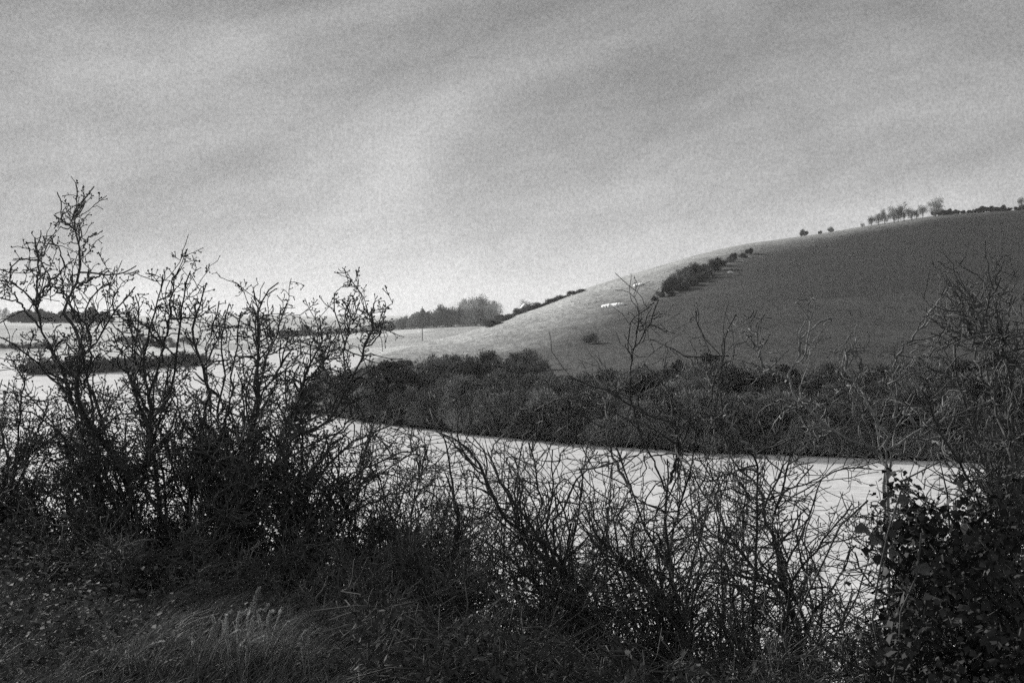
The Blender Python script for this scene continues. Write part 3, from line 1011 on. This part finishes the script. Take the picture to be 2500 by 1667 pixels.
shrub('hawthorn', 'fourth bare hawthorn from the left, leaning out over the water', 4, 9.0, 690, [
    (19, [(780, 775), (787, 845), (766, 875), (738, 930), (731, 984), (700, 1031), (684, 1065), (687, 1099), (704, 1157), (700, 1260)]),
    (14, [(906, 750), (908, 784), (916, 796), (894, 836), (876, 885), (855, 930), (830, 980), (796, 1035), (721, 1065), (697, 1110)]),
    (5, [(945, 785), (930, 792), (916, 797)]),
    (6, [(872, 770), (852, 800), (838, 860), (850, 930)]),
    (12, [(1010, 1010), (960, 1035), (900, 1060), (840, 1100), (780, 1160), (730, 1250)]),
    (11, [(1045, 1090), (980, 1105), (900, 1140), (830, 1190), (760, 1270)]),
    (11, [(1000, 1200), (930, 1215), (860, 1250), (780, 1320)]),
    (10, [(870, 1010), (830, 1050), (790, 1110), (750, 1190)]),
    (10, [(1030, 1290), (950, 1310), (870, 1350), (790, 1400)]),
    (9, [(775, 790), (775, 830), (790, 870), (780, 910), (745, 960)]),
    (9, [(830, 800), (810, 850), (780, 900), (745, 950)]),
], 150, 1400, 3800, 5200, group='hawthorns at left', thin=(1.7, .42, .33, .3), amin=35, amax=78, l1=(.22, .9), l2=(.08, .36), l3=(.03, .14), rref=.014, wander=.22, up=.05, auto=6, auto_len=1.6, auto_spread=1.2, base_w=1.5, depth=.6, bias=(.03, 0), low=.28)

for (b_, Y_, sd, tip, lab) in ((860, 9.3, 51, 1010, 'fine twiggy shrub spreading over the water right of the hawthorns'), (985, 9.4, 52, 1090, 'lower fine twiggy shrub between the hawthorns and the leaning shrub')):
    shrub('blackthorn', lab, sd, Y_, b_, [(9, [(b_ + 60, tip), (b_ + 30, tip + 110), (b_ + 5, tip + 260)]), (9, [(b_ - 70, tip + 40), (b_ - 40, tip + 140), (b_ - 5, tip + 280)])], 95, 620, 1300, 700,
          depth=.6, l1=(.25, .9), l2=(.1, .42), l3=(.04, .17), low=.25, bud=.0045, r_twig=.003, auto=12, auto_len=1.15, auto_spread=.9, base_w=1.2, up=.0, wander=.24)

# low tangles
shrub('blackthorn_thicket', 'dense dark thicket of fine twigs at the left edge', 5, 9.8, 40, [(10, [(-40, 920), (-10, 1010), (20, 1120)]), (10, [(60, 930), (50, 1010), (40, 1120)]), (10, [(120, 980), (90, 1060), (60, 1150)])],
      100, 1100, 2500, 1800, auto=14, auto_len=1.05, auto_spread=.8, depth=.7, up=.03, low=.05, l1=(.12, .42), l2=(.08, .26), l3=(.04, .14), thin=(1, .8, .8, .7))
shrub('blackthorn_thicket', 'dense dark twig tangle under the left hawthorns', 6, 9.7, 260, [(10, [(140, 1080), (200, 1160), (250, 1250)]), (10, [(380, 1090), (330, 1170), (280, 1260)])],
      120, 1200, 2600, 1500, auto=16, auto_len=.5, auto_spread=1.3, depth=.7, up=.0, low=.03, l1=(.12, .42), l2=(.08, .26), l3=(.04, .14), thin=(1, .8, .8, .7), group='twig tangles under the hawthorns')
shrub('blackthorn_thicket', 'dense dark twig tangle below the middle of the hawthorn row', 7, 9.5, 560, [(10, [(480, 1120), (520, 1200), (550, 1290)]), (10, [(700, 1130), (640, 1210), (580, 1300)])],
      130, 1400, 3000, 1600, auto=18, auto_len=.5, auto_spread=1.3, depth=.7, up=.0, low=.03, l1=(.12, .42), l2=(.08, .26), l3=(.04, .14), thin=(1, .8, .8, .7), group='twig tangles under the hawthorns')
shrub('blackthorn_thicket', 'dense twig tangle right of the hawthorns at the bank edge', 8, 8.6, 800, [(10, [(920, 1290), (880, 1370), (840, 1450)]), (10, [(1000, 1420), (930, 1480), (850, 1540)])],
      130, 1300, 2800, 1500, auto=18, auto_len=.65, auto_spread=1.1, depth=.6, up=.0, low=.03, l1=(.12, .42), l2=(.08, .26), l3=(.04, .14), thin=(1, .8, .8, .7), bias=(.03, 0), group='twig tangles under the hawthorns')
shrub('blackthorn_thicket', 'dark mat of twigs at the bottom centre below the leaning shrub', 9, 8.2, 1080, [(10, [(1150, 1400), (1120, 1500), (1100, 1600)]), (10, [(1010, 1330), (1040, 1450), (1070, 1580)])],
      110, 1300, 3000, 1400, auto=18, auto_len=.65, auto_spread=1.0, depth=.6, up=.0, low=.03, l1=(.12, .42), l2=(.08, .26), l3=(.04, .14), thin=(1, .8, .8, .7))

for (b_, Y_, sd, lab) in ((90, 8.9, 41, 'low bramble tangle on the ground at the far left'), (280, 8.3, 42, 'low bramble tangle before the black hollow'), (470, 8.1, 43, 'low bramble tangle behind the seed heads, left one'),
                         (640, 8.0, 44, 'low bramble tangle behind the tallest seed head'), (820, 7.4, 45, 'low bramble tangle at the right end of the grass'), (990, 6.9, 46, 'low bramble tangle at the bottom centre bank edge')):
    shrub('bramble_tangle', lab, sd, Y_, b_, [], 70, 520, 1100, 300, group='low bramble tangles', cat='bramble', depth=.5, l1=(.12, .4), l2=(.06, .22), l3=(.03, .1), up=-.02, low=.05,
          auto=14, auto_len=.5, auto_spread=1.5, base_w=1.1, r_twig=.0026, bud=.006, wander=.25)

# middle
shrub('blackthorn', 'large bare shrub leaning left over the bright water, bottom centre', 10, 9.0, 1590, [
    (24, [(1064, 1053), (1128, 1081), (1179, 1145), (1225, 1251), (1272, 1293), (1298, 1327), (1315, 1349), (1361, 1374), (1408, 1430), (1425, 1459), (1425, 1502), (1440, 1560)]),
    (15, [(1190, 1100), (1235, 1190), (1272, 1238), (1306, 1298), (1349, 1340), (1385, 1400), (1412, 1440)]),
    (22, [(1430, 1532), (1468, 1553), (1510, 1570), (1570, 1587), (1590, 1640)]),
    (12, [(1349, 1098), (1347, 1180), (1343, 1255), (1340, 1330)]),
    (10, [(1560, 1110), (1500, 1130), (1440, 1145), (1400, 1180), (1370, 1250), (1350, 1320)]),
    (10, [(1290, 1080), (1310, 1160), (1320, 1230), (1318, 1300)]),
    (10, [(1440, 1060), (1425, 1150), (1410, 1240), (1400, 1330), (1405, 1420)]),
    (9, [(1230, 1060), (1200, 1090), (1205, 1150), (1250, 1230)]),
    (10, [(1130, 1290), (1200, 1330), (1280, 1390), (1370, 1460)]),
    (10, [(1090, 1400), (1180, 1440), (1290, 1500), (1410, 1550)]),
    (9, [(1500, 1180), (1480, 1280), (1450, 1380), (1430, 1470)]),
], 130, 1150, 3300, 2600, group='bare shrubs against the bright water', depth=.8, l1=(.3, 1.15), l2=(.12, .5), l3=(.05, .22), low=.2, bud=.0042, thin=(1.55, .75, .5, .3), wander=.24, up=.01, base_w=1.8, r_twig=.003, auto=8, auto_len=2.1, auto_spread=.5)

shrub('blackthorn', 'upright bare shrub with a straight central stem against the bright water', 11, 8.8, 1670, [
    (24, [(1629, 1120), (1629, 1179), (1625, 1225), (1627, 1298), (1634, 1361), (1642, 1438), (1659, 1489), (1663, 1549), (1668, 1640)]),
    (5, [(1560, 758), (1555, 812), (1543, 880), (1540, 960), (1560, 1050), (1600, 1140), (1628, 1200)]),
    (12, [(1500, 1080), (1530, 1160), (1560, 1250), (1600, 1340), (1640, 1420)]),
    (10, [(1700, 1040), (1690, 1130), (1660, 1230), (1640, 1310)]),
    (10, [(1570, 1240), (1540, 1310), (1560, 1400), (1620, 1480), (1660, 1540)]),
    (11, [(1760, 1150), (1730, 1240), (1700, 1340), (1680, 1440), (1670, 1530)]),
    (8, [(1640, 960), (1650, 1030), (1655, 1100), (1632, 1180)]),
    (8, [(1500, 960), (1480, 1040), (1500, 1120), (1540, 1200)]),
    (10, [(1500, 1400), (1560, 1450), (1620, 1520)]),
    (9, [(1420, 1250), (1480, 1330), (1560, 1410), (1630, 1500)]),
], 130, 1100, 3200, 2600, group='bare shrubs against the bright water', depth=.8, l1=(.3, 1.15), l2=(.12, .5), l3=(.05, .22), low=.2, bud=.0042, thin=(1.55, .75, .5, .3), wander=.24, up=.01, base_w=1.8, r_twig=.003, auto=8, auto_len=2.1, auto_spread=.5)

shrub('blackthorn', 'bare crooked shrub against the water left of the ivy', 12, 8.2, 1960, [
    (20, [(1755, 1040), (1783, 1115), (1817, 1154), (1852, 1184), (1864, 1223), (1857, 1262), (1891, 1311), (1905, 1390), (1920, 1458), (1945, 1511), (1955, 1600)]),
    (11, [(2090, 1330), (2060, 1390), (2020, 1450), (1970, 1530)]),
    (12, [(1780, 1290), (1830, 1340), (1890, 1410), (1930, 1480)]),
    (10, [(2010, 1160), (1980, 1240), (1950, 1320), (1925, 1400)]),
    (10, [(1800, 1030), (1830, 1100), (1850, 1170)]),
    (9, [(2080, 1230), (2030, 1290), (1970, 1370), (1930, 1440)]),
    (10, [(1790, 1420), (1840, 1480), (1900, 1540), (1950, 1600)]),
    (8, [(1745, 970), (1752, 1030), (1790, 1110)]),
    (9, [(1930, 1080), (1920, 1160), (1900, 1240), (1885, 1300)]),
    (9, [(1740, 1190), (1770, 1280), (1830, 1380), (1910, 1470)]),
], 130, 1100, 3200, 2600, group='bare shrubs against the bright water', depth=.7, l1=(.3, 1.05), l2=(.12, .46), l3=(.05, .22), low=.2, bud=.004, thin=(1.55, .75, .5, .3), wander=.24, up=.01, base_w=1.8, r_twig=.0028, auto=8, auto_len=1.9, auto_spread=.5)

for (b_, Y_, sd, lab) in ((1230, 10.6, 31, 'thin whippy shrub behind the large leaning one'), (1480, 10.8, 32, 'thin whippy shrub between the leaning and the upright shrub'),
                         (1810, 10.2, 33, 'thin whippy shrub right of the upright shrub'), (1050, 9.9, 34, 'thin whippy shrub right of the hawthorns at the water')):
    shrub('blackthorn', lab, sd, Y_, b_, [(9, [(b_ + 15, 1130), (b_ + 5, 1260), (b_, 1420), (b_ + 10, 1600)])], 80, 800, 2400, 1000, group='bare shrubs against the bright water', depth=.6,
          l1=(.3, 1.0), l2=(.12, .5), l3=(.05, .2), low=.3, wander=.24, bud=.004, r_twig=.003, auto=10, auto_len=1.85 if b_ > 1100 else 1.8, auto_spread=.5, up=.01, base_w=1.8, thin=(1, .5, .4, .6))

# pale forked shrub and the dark ivy-hung one at the right edge
shrub('forked_shrub', 'pale-barked shrub forking wide in front of the far bank at right', 13, 6.2, 2165, [
    (12, [(1978, 763), (1956, 802), (1959, 856), (1937, 895), (1925, 914), (1925, 949), (1950, 973), (1974, 998), (2013, 1037), (2072, 1074), (2121, 1091), (2162, 1120), (2160, 1193), (2165, 1300)]),
    (7, [(1834, 885), (1868, 910), (1912, 919), (1926, 930)]),
    (6, [(1819, 812), (1849, 846), (1863, 885), (1895, 915)]),
    (11, [(2345, 962), (2282, 1010), (2233, 1056), (2194, 1086), (2162, 1120)]),
    (8, [(2093, 822), (2074, 856), (2064, 900), (2082, 924), (2101, 959), (2126, 1008), (2160, 1052), (2165, 1100)]),
    (5, [(1960, 960), (1952, 985), (1958, 990)]),
    (6, [(1905, 1000), (1950, 985), (1965, 992)]),
    (6, [(2313, 705), (2299, 719), (2269, 773), (2230, 826), (2191, 870), (2186, 900), (2190, 960), (2185, 1050)]),
    (8, [(1780, 985), (1770, 1010), (1800, 1060), (1860, 1120)]),
    (6, [(2160, 940), (2200, 990), (2240, 1040)]),
    (7, [(2420, 1100), (2340, 1110), (2270, 1070)]),
], 22, 70, 120, 160, pale=True, depth=.35, l1=(.12, .4), l2=(.08, .25), l3=(.04, .12), r_twig=.0024, bud=.0035, low=.3)

shrub('ivy_hung_shrub', 'dark twiggy shrub hung with ivy at the right edge', 14, 5.2, 2400, [
    (16, [(2482, 880), (2470, 950), (2475, 1050), (2480, 1160), (2470, 1290), (2440, 1430), (2410, 1560)]),
    (11, [(2400, 830), (2405, 880), (2420, 950), (2445, 1060), (2470, 1170)]),
    (10, [(2330, 840), (2340, 930), (2370, 1030), (2420, 1150), (2450, 1290)]),
    (9, [(2250, 950), (2290, 1040), (2340, 1140), (2400, 1280)]),
    (9, [(2200, 1190), (2270, 1230), (2350, 1300), (2420, 1400)]),
    (8, [(2440, 800), (2450, 850), (2470, 910)]),
    (8, [(2120, 1400), (2210, 1410), (2310, 1450), (2400, 1540)]),
    (10, [(2520, 860), (2510, 970), (2505, 1100), (2490, 1250)]),
    (6, [(2360, 740), (2372, 800), (2380, 860), (2400, 930)]),
], 140, 1700, 3600, 1500, depth=.6, l1=(.12, .42), l2=(.1, .28), l3=(.05, .14), r_twig=.0022, bud=.003, low=.06, auto=16, auto_len=1.05, auto_spread=.45)
shrub('blackthorn_thicket', 'dark twig tangle filling the bottom right corner under the ivy', 15, 5.6, 2330, [(9, [(2150, 1440), (2220, 1500), (2290, 1580)]), (9, [(2480, 1250), (2430, 1380), (2370, 1500)])],
      110, 1600, 3800, 1200, auto=22, auto_len=1.0, auto_spread=.8, depth=.6, up=.0, l1=(.2, .6), l2=(.12, .34), l3=(.05, .16), r_twig=.0025, bud=.003, low=.03)


# ------------------------------------------------------------------ ivy
def ivy_leaf_mesh(mat_):
    out = [(0, 0), (.3, -.1), (.5, .1), (.42, .3), (.44, .5), (.25, .66), (0, .98), (-.25, .66), (-.44, .5), (-.42, .3), (-.5, .1), (-.3, -.1)]
    v = [(x, y, -0.45 * abs(x) - .3 * y * y + .08 * (i % 2)) for i, (x, y) in enumerate(out)]
    c = [(0, .28, .03)]
    f = [[12, i, (i + 1) % 12] for i in range(12)]
    return mesh('leaf', np.array(v + c, float), np.array(f), mat_)


LEAF = ivy_leaf_mesh(M_ivy)
LEAF_PALE = ivy_leaf_mesh(M_ivy_pale)
rng = np.random.default_rng(77)
iv_base = np.array([(2330 - 1250) / F * 5.0, 5.0, 0.0])
iv_base[2] = float(bank_z(iv_base[0], iv_base[1]))
ivy = empty('ivy', iv_base)
tag(ivy, 'ivy with broad dark leaves climbing the shrub at right', 'ivy')
vines = []
for k in range(7):
    pts = [iv_base + [rng.uniform(-.3, .3), rng.uniform(-.2, .2), -.05]]
    tgt = at(rng.uniform(2110, 2480), rng.uniform(1130, 1350), rng.uniform(4.5, 5.3))
    vines.append(catmull([pts[0], pts[0] * .7 + tgt * .3 + rng.normal(size=3) * .14, pts[0] * .35 + tgt * .65 + rng.normal(size=3) * .14, tgt], 14) + rng.normal(size=(14, 3)) * .012)
v, f = tubes(np.array(vines), np.full((7, 14), .0035), 5)
link('vine', mesh('vine', v - iv_base, f, M_bark, True), ivy)


def leaf_at(p, s):
    o = link('leaf', LEAF, ivy, loc=p - iv_base, rot=(rng.uniform(-.2, 1.5), rng.uniform(-.7, .7), rng.uniform(0, 6.28)), scale=(s, s, s))
    return o


for (u_, v_, Y_, s_) in ((2110, 1300, 4.1, .05), (2148, 1325, 4.1, .05), (2242, 1397, 4.0, .06), (2215, 1225, 4.4, .045), (2185, 1355, 4.2, .035), (2135, 1235, 4.5, .03), (2190, 1260, 4.4, .035), (2165, 1210, 4.5, .03)):
    link('leaf', LEAF_PALE, ivy, loc=at(u_, v_, Y_) - iv_base, rot=(rng.uniform(.5, 1.1), rng.uniform(-.3, .3), rng.uniform(1.6, 3.6)), scale=(s_, s_, s_))
nc = 95
IC = np.stack([2150 + 360 * rng.random(nc) ** .75, 1175 + 530 * rng.random(nc) ** .75, rng.uniform(4.5, 5.9, nc)], -1)
IC[:, 0] += np.where(IC[:, 0] < 2200 + 30 * np.sin(IC[:, 1] / 37.0), 45 * rng.random(nc), 0)


def ivy_spots(m, spread):
    """leaf positions gathered in uneven clumps"""
    k = rng.integers(0, nc, m)
    sp = spread * rng.uniform(.5, 1.5, nc)[k]
    u_, v_ = IC[k, 0] + rng.normal(size=m) * sp, IC[k, 1] + rng.normal(size=m) * sp
    Y_ = IC[k, 2] + rng.normal(size=m) * .12
    return np.stack([(u_ - 1250) / F * Y_, Y_, EYE - (v_ - HOR) / F * Y_], -1)


for p_ in ivy_spots(285, 32):
    leaf_at(p_, rng.uniform(.013, .034))


# the small inner ivy leaves, past counting
m = 10000
pos = ivy_spots(m, 28) - iv_base
d = nrm(rng.normal(size=(m, 3)) + np.array([0, -.2, -.3]))
sd = nrm(np.cross(d, rng.normal(size=(m, 3)) + np.array([0, 0, .6])))
q = (.005 + .016 * rng.random(m) ** 1.8)[:, None]
LV = np.stack([pos, pos + d * q * .7 + sd * q, pos + d * q * 1.3 + sd * q * .5, pos + d * q * 2.2, pos + d * q * 1.3 - sd * q * .5, pos + d * q * .7 - sd * q], 1).reshape(-1, 3)
tag(link('small_leaves', mesh('small_leaves', LV, (np.arange(m)[:, None] * 6 + np.arange(6)[None]), M_ivy), ivy), kind='stuff')


# ------------------------------------------------------------------ bramble canes, ground leaves, grass
def cane(pts, Y0, Y1, thick, label):
    n = len(pts)
    P = catmull([at(a, b, Y0 + (Y1 - Y0) * i / (n - 1)) for i, (a, b) in enumerate(pts)], 20)
    g = float(bank_z(P[0][0], P[0][1]))
    foot = np.array([P[0][0], P[0][1], g])
    if P[0][2] > g:
        P = catmull(np.vstack([foot - [0, 0, .03], P]), 22)
    r = thick * Y0 / F / 2
    root = empty('bramble_cane', foot)
    tag(root, label, 'bramble', 'bramble canes')
    v, f = tubes(P[None], (np.linspace(1, .35, len(P)) * r)[None], 6)
    link('stem', mesh('stem', v - foot, f, M_cane, True), root)
    rg = np.random.default_rng(int(pts[0][0]))
    PS, RS = grow(P[None], np.full((1, len(P)), r), rg, 26, .02, .12, 40, 80, 3, .3, .05, .003, .0018, .05, 1.0)
    v, f = tubes(PS, RS, 3)
    link('side_shoots', mesh('side_shoots', v - foot, f, M_cane), root)['kind'] = 'stuff'


cane([(805, 1690), (840, 1640), (900, 1565), (955, 1490)], 6.6, 6.9, 9, 'pale bramble cane slanting up right, bottom left of centre')
cane([(735, 1690), (728, 1640), (718, 1590)], 6.4, 6.4, 8, 'short pale bramble cane rising upright near the seed heads')
cane([(1010, 1690), (1080, 1640), (1160, 1570), (1200, 1520), (1222, 1495)], 6.8, 7.2, 9, 'long pale bramble cane slanting up at bottom centre')
cane([(1060, 1560), (1130, 1520), (1210, 1470), (1290, 1430)], 7.4, 7.8, 8, 'thin pale cane running above the long slanting cane')
cane([(1240, 1640), (1290, 1600), (1350, 1565)], 7.0, 7.4, 8, 'short slanting cane at bottom, right of the long cane')
cane([(345, 1530), (348, 1500), (365, 1450), (395, 1445)], 7.8, 7.9, 5, 'thin pale forked stick upright before the black hollow')
cane([(150, 1480), (170, 1440), (200, 1420)], 8.4, 8.5, 6, 'thin pale stick among the ground leaves at left')
cane([(690, 1330), (700, 1390), (660, 1420), (620, 1470)][::-1], 8.3, 8.4, 5, 'thin arching cane under the hawthorns')

# leafy ground cover at the lower left
rng = np.random.default_rng(5)
n = 22000
gu = rng.uniform(-60, 1000, n)
gY = 6.0 + 5.4 * rng.random(n)
gxx = (gu - 1250) / F * gY
gz = bank_z(gxx, gY)
gv = HOR + (EYE - gz) / gY * F
keep = rng.random(n) < np.interp(gu, [0, 250, 500, 1000], [1, .8, .25, .2])
gxx, gY, gz = gxx[keep], gY[keep], gz[keep]
n = len(gxx)
hgt = rng.random(n) ** 1.7 * np.interp(1250 + F * gxx / gY, [0, 500, 1000], [.38, .2, .14])
clump = smooth_noise(gxx, gY, 41, .8)
pos = np.stack([gxx, gY, gz + hgt * (1 + .7 * clump) + .01], -1)
d = nrm(np.stack([rng.normal(size=n), rng.normal(size=n), rng.normal(size=n) * .35], -1))
s = (.007 + .02 * rng.random(n) ** 1.5)[:, None]
side = nrm(np.cross(d, np.array([0, 0, 1.0]) + rng.normal(size=(n, 3)) * .45))
nn = np.cross(d, side)
LV = np.stack([pos, pos + d * s + side * s * .55 - nn * s * .2, pos + d * 2 * s, pos + d * s - side * s * .55 - nn * s * .2], 1).reshape(-1, 3)
b4 = np.arange(n) * 4
LF = np.concatenate([np.stack([b4, b4 + 1, b4 + 2], -1), np.stack([b4, b4 + 2, b4 + 3], -1)])
tag(link('ground_leaves', mesh('ground_leaves', LV, LF, M_bramble)), 'low bramble and ivy leaves covering the ground at lower left', 'ground cover', kind='stuff')

# low leafy undergrowth on the slope below the middle shrubs
n = 16000
gu = rng.uniform(850, 2560, n)
gY = 5.2 + 4.0 * rng.random(n)
gxx = (gu - 1250) / F * gY
gz = bank_z(gxx, gY)
vtop = np.interp(gu, [850, 1000, 1200, 1400, 1700, 1950, 2100, 2300, 2500], [1440, 1500, 1530, 1570, 1620, 1650, 1530, 1370, 1300]) + 45 * smooth_noise(gu, gu * 0, 8, 170) + 30 * smooth_noise(gu, gY * 60, 9, 60)
ztop = EYE - (vtop - HOR) / F * gY
zz = gz + (np.maximum(ztop - gz, .05)) * rng.random(n) ** .6
pos = np.stack([gxx, gY, zz], -1)
d = nrm(rng.normal(size=(n, 3)))
s = rng.uniform(.008, .022, n)[:, None]
side = nrm(np.cross(d, rng.normal(size=(n, 3))))
LV = np.stack([pos, pos + d * s + side * s * .5, pos + d * 2 * s, pos + d * s - side * s * .5], 1).reshape(-1, 3)
b4 = np.arange(n) * 4
LF = np.stack([b4, b4 + 1, b4 + 2, b4 + 3], -1)
# thin stalks carrying them
st = rng.choice(n, 5000, replace=False)
q0 = pos[st] + rng.normal(size=(5000, 3)) * np.array([.11, .08, .09])
SP = np.stack([q0, q0 * .5 + pos[st] * .5 + rng.normal(size=(5000, 3)) * .02, pos[st]], 1)
sv, sf = tubes(SP, np.full((5000, 3), .0025), 3)
uv_, uf_ = merge([(LV, [LF]), (sv, sf)])
tag(link('slope_undergrowth', mesh('slope_undergrowth', uv_, uf_, M_bramble)), 'dark leafy undergrowth on the slope at the bottom of the view', 'undergrowth', kind='stuff')


# grass
def blades(n, ulo, uhi, Ylo, Yhi, hlo, hhi, lean, wd, dens=None, seed=1):
    rg = np.random.default_rng(seed)
    u_ = rg.uniform(ulo, uhi, n)
    Y_ = rg.uniform(Ylo, Yhi, n)
    if dens is not None:
        k = rg.random(n) < dens(u_, Y_)
        u_, Y_ = u_[k], Y_[k]
    m = len(u_)
    x_ = (u_ - 1250) / F * Y_
    p = np.stack([x_, Y_, bank_z(x_, Y_) - .01], -1)
    cl = 0.75 + 0.5 * smooth_noise(x_, Y_, 51, .6)
    h = rg.uniform(hlo, hhi, m) * np.clip(cl, .3, 1.6)
    dr = np.stack([lean[0] + rg.normal(size=m) * .5, lean[1] + rg.normal(size=m) * .5, np.zeros(m)], -1)
    sd = nrm(np.stack([rg.normal(size=m), rg.normal(size=m) * .5, np.zeros(m)], -1))
    w_ = wd * rg.uniform(.6, 1.4, m)
    rows = []
    for f, wf in ((0, 1), (.4, .85), (.75, .55), (1.0, .08)):
        c = p + np.array([0, 0, 1.0]) * (h * (f - .28 * f * f))[:, None] + dr * (h * .75 * f * f)[:, None]
        rows += [c - sd * (w_ * wf / 2)[:, None], c + sd * (w_ * wf / 2)[:, None]]
    Vb = np.stack(rows, 1).reshape(-1, 3)
    b = np.arange(m)[:, None] * 8
    Fb = np.concatenate([b + np.array([[k, k + 1, k + 3, k + 2]]) for k in (0, 2, 4)])
    return Vb, [Fb]


gv_, gf_ = merge([blades(30000, -40, 1150, 5.6, 8.6, .06, .2, (.45, .1), .0055, lambda a, b: np.interp(a, [0, 250, 450, 900, 1150], [.6, .8, 1, .9, .4]), 61),
                  blades(9000, 350, 1000, 6.2, 8.2, .12, .3, (.7, .1), .005, None, 62)])
tag(link('grass', mesh('grass', gv_, gf_, M_grass)), 'rough unmown grass at the foot of the hawthorns', 'grass', kind='stuff')


# tufts with pale seed heads
def seed_head(P, r, root, foot, rg):
    """feathery head: stalk with dense fine bristles"""
    v0, f0 = tubes(P[None], np.full((1, len(P)), .0022), 4)
    link('stalk', mesh('stalk', v0 - foot, f0, M_plume, True), root)
    head = P[len(P) // 2:]
    PS, RS = grow(head[None], np.full((1, len(head)), r), rg, 620, r * .9, r * 2.8, 10, 45, 2, .2, 0, .0013, .0008, 0, 1.0)
    v, f = tubes(PS, RS, 3)
    link('seed_head', mesh('seed_head', v - foot, f, M_plume), root)


def tuft(u, v, Y, heads, label, seed):
    rg = np.random.default_rng(seed)
    x = (u - 1250) / F * Y
    foot = np.array([x, Y, float(bank_z(x, Y))])
    root = empty('grass_tuft', foot)
    tag(root, label, 'grass tuft', 'grass tufts with pale seed heads')
    for hd in heads:
        P = catmull([foot + [rg.uniform(-.05, .05), rg.uniform(-.05, .05), -.01]] + [at(a, b, Y + rg.uniform(-.06, .06)) for a, b in hd], 18)
        seed_head(P, .0048, root, foot, rg)
    m = 60
    p0 = foot + np.stack([rg.normal(size=m) * .07, rg.normal(size=m) * .07, np.zeros(m)], -1)
    dr = np.stack([.3 + rg.normal(size=m) * .4, rg.normal(size=m) * .4, np.zeros(m)], -1)
    h = rg.uniform(.15, .4, m)
    fr = np.linspace(0, 1, 5)
    P = p0[:, None, :] + np.array([0, 0, 1.0]) * (h[:, None] * (fr - .3 * fr ** 2)[None, :])[..., None] + dr[:, None, :] * (h[:, None] * (.7 * fr ** 2)[None, :])[..., None]
    vb, fb = tubes(P, np.linspace(.0025, .0006, 5)[None, :].repeat(m, 0), 3)
    tag(link('blades', mesh('blades', vb - foot, fb, M_grass), root), kind='stuff')


tuft(590, 1640, 6.25, [[(616, 1510), (622, 1460), (634, 1434)], [(605, 1520), (612, 1490), (614, 1472)], [(580, 1510), (590, 1498), (608, 1485)]], 'grass tuft with the tallest upright pale seed head', 3)
tuft(550, 1640, 6.15, [[(556, 1575), (566, 1550), (580, 1540), (600, 1538)], [(552, 1520), (556, 1500), (566, 1490)], [(548, 1530), (540, 1520), (536, 1512)]], 'grass tuft with a hooked pale seed head left of the tallest one', 4)
tuft(650, 1640, 6.3, [[(630, 1500), (645, 1490), (655, 1476)], [(655, 1508), (662, 1495), (668, 1490)], [(680, 1505), (685, 1490), (690, 1482)], [(695, 1530), (705, 1518), (724, 1510)]], 'grass tuft with short curled seed heads right of the tallest one', 5)
tuft(600, 1650, 6.1, [[(602, 1580), (620, 1565), (645, 1553)], [(585, 1590), (588, 1575), (596, 1565)], [(615, 1580), (635, 1570), (650, 1562)]], 'grass tuft with low sideways seed heads below the tallest one', 6)
tuft(322, 1660, 6.1, [[(330, 1608), (355, 1582), (385, 1568), (400, 1566)], [(310, 1590), (316, 1580), (322, 1572)]], 'grass tuft with one long arching pale seed head at lower left', 7)
tuft(480, 1640, 6.2, [[(472, 1580), (470, 1562), (462, 1556)], [(520, 1535), (522, 1520), (520, 1506)]], 'grass tuft with thin upright seed heads left of the hooked one', 8)
tuft(740, 1640, 6.2, [[(750, 1570), (765, 1545), (780, 1535)], [(735, 1560), (755, 1535), (765, 1522)]], 'grass tuft with faint thin seed heads at the right end', 9)

# ------------------------------------------------------------------ air
hv = bpy.data.materials.new('haze_air')
hv.use_nodes = True
ht = hv.node_tree
ht.nodes.clear()
pv = N(ht, 'ShaderNodeVolumePrincipled')
pv.inputs['Color'].default_value = (1.0, 1.0, 1.0, 1)
pv.inputs['Density'].default_value = 0.0001
pv.inputs['Anisotropy'].default_value = 0.2
ho = N(ht, 'ShaderNodeOutputMaterial')
ht.links.new(pv.outputs[0], ho.inputs['Volume'])
hz = link('haze', boxmesh('haze', -2700, 2700, -60, 3400, -2.8, 75, hv))
tag(hz, kind='stuff')
hz['label'] = 'thin pale haze over the valley'
hz['category'] = 'haze'
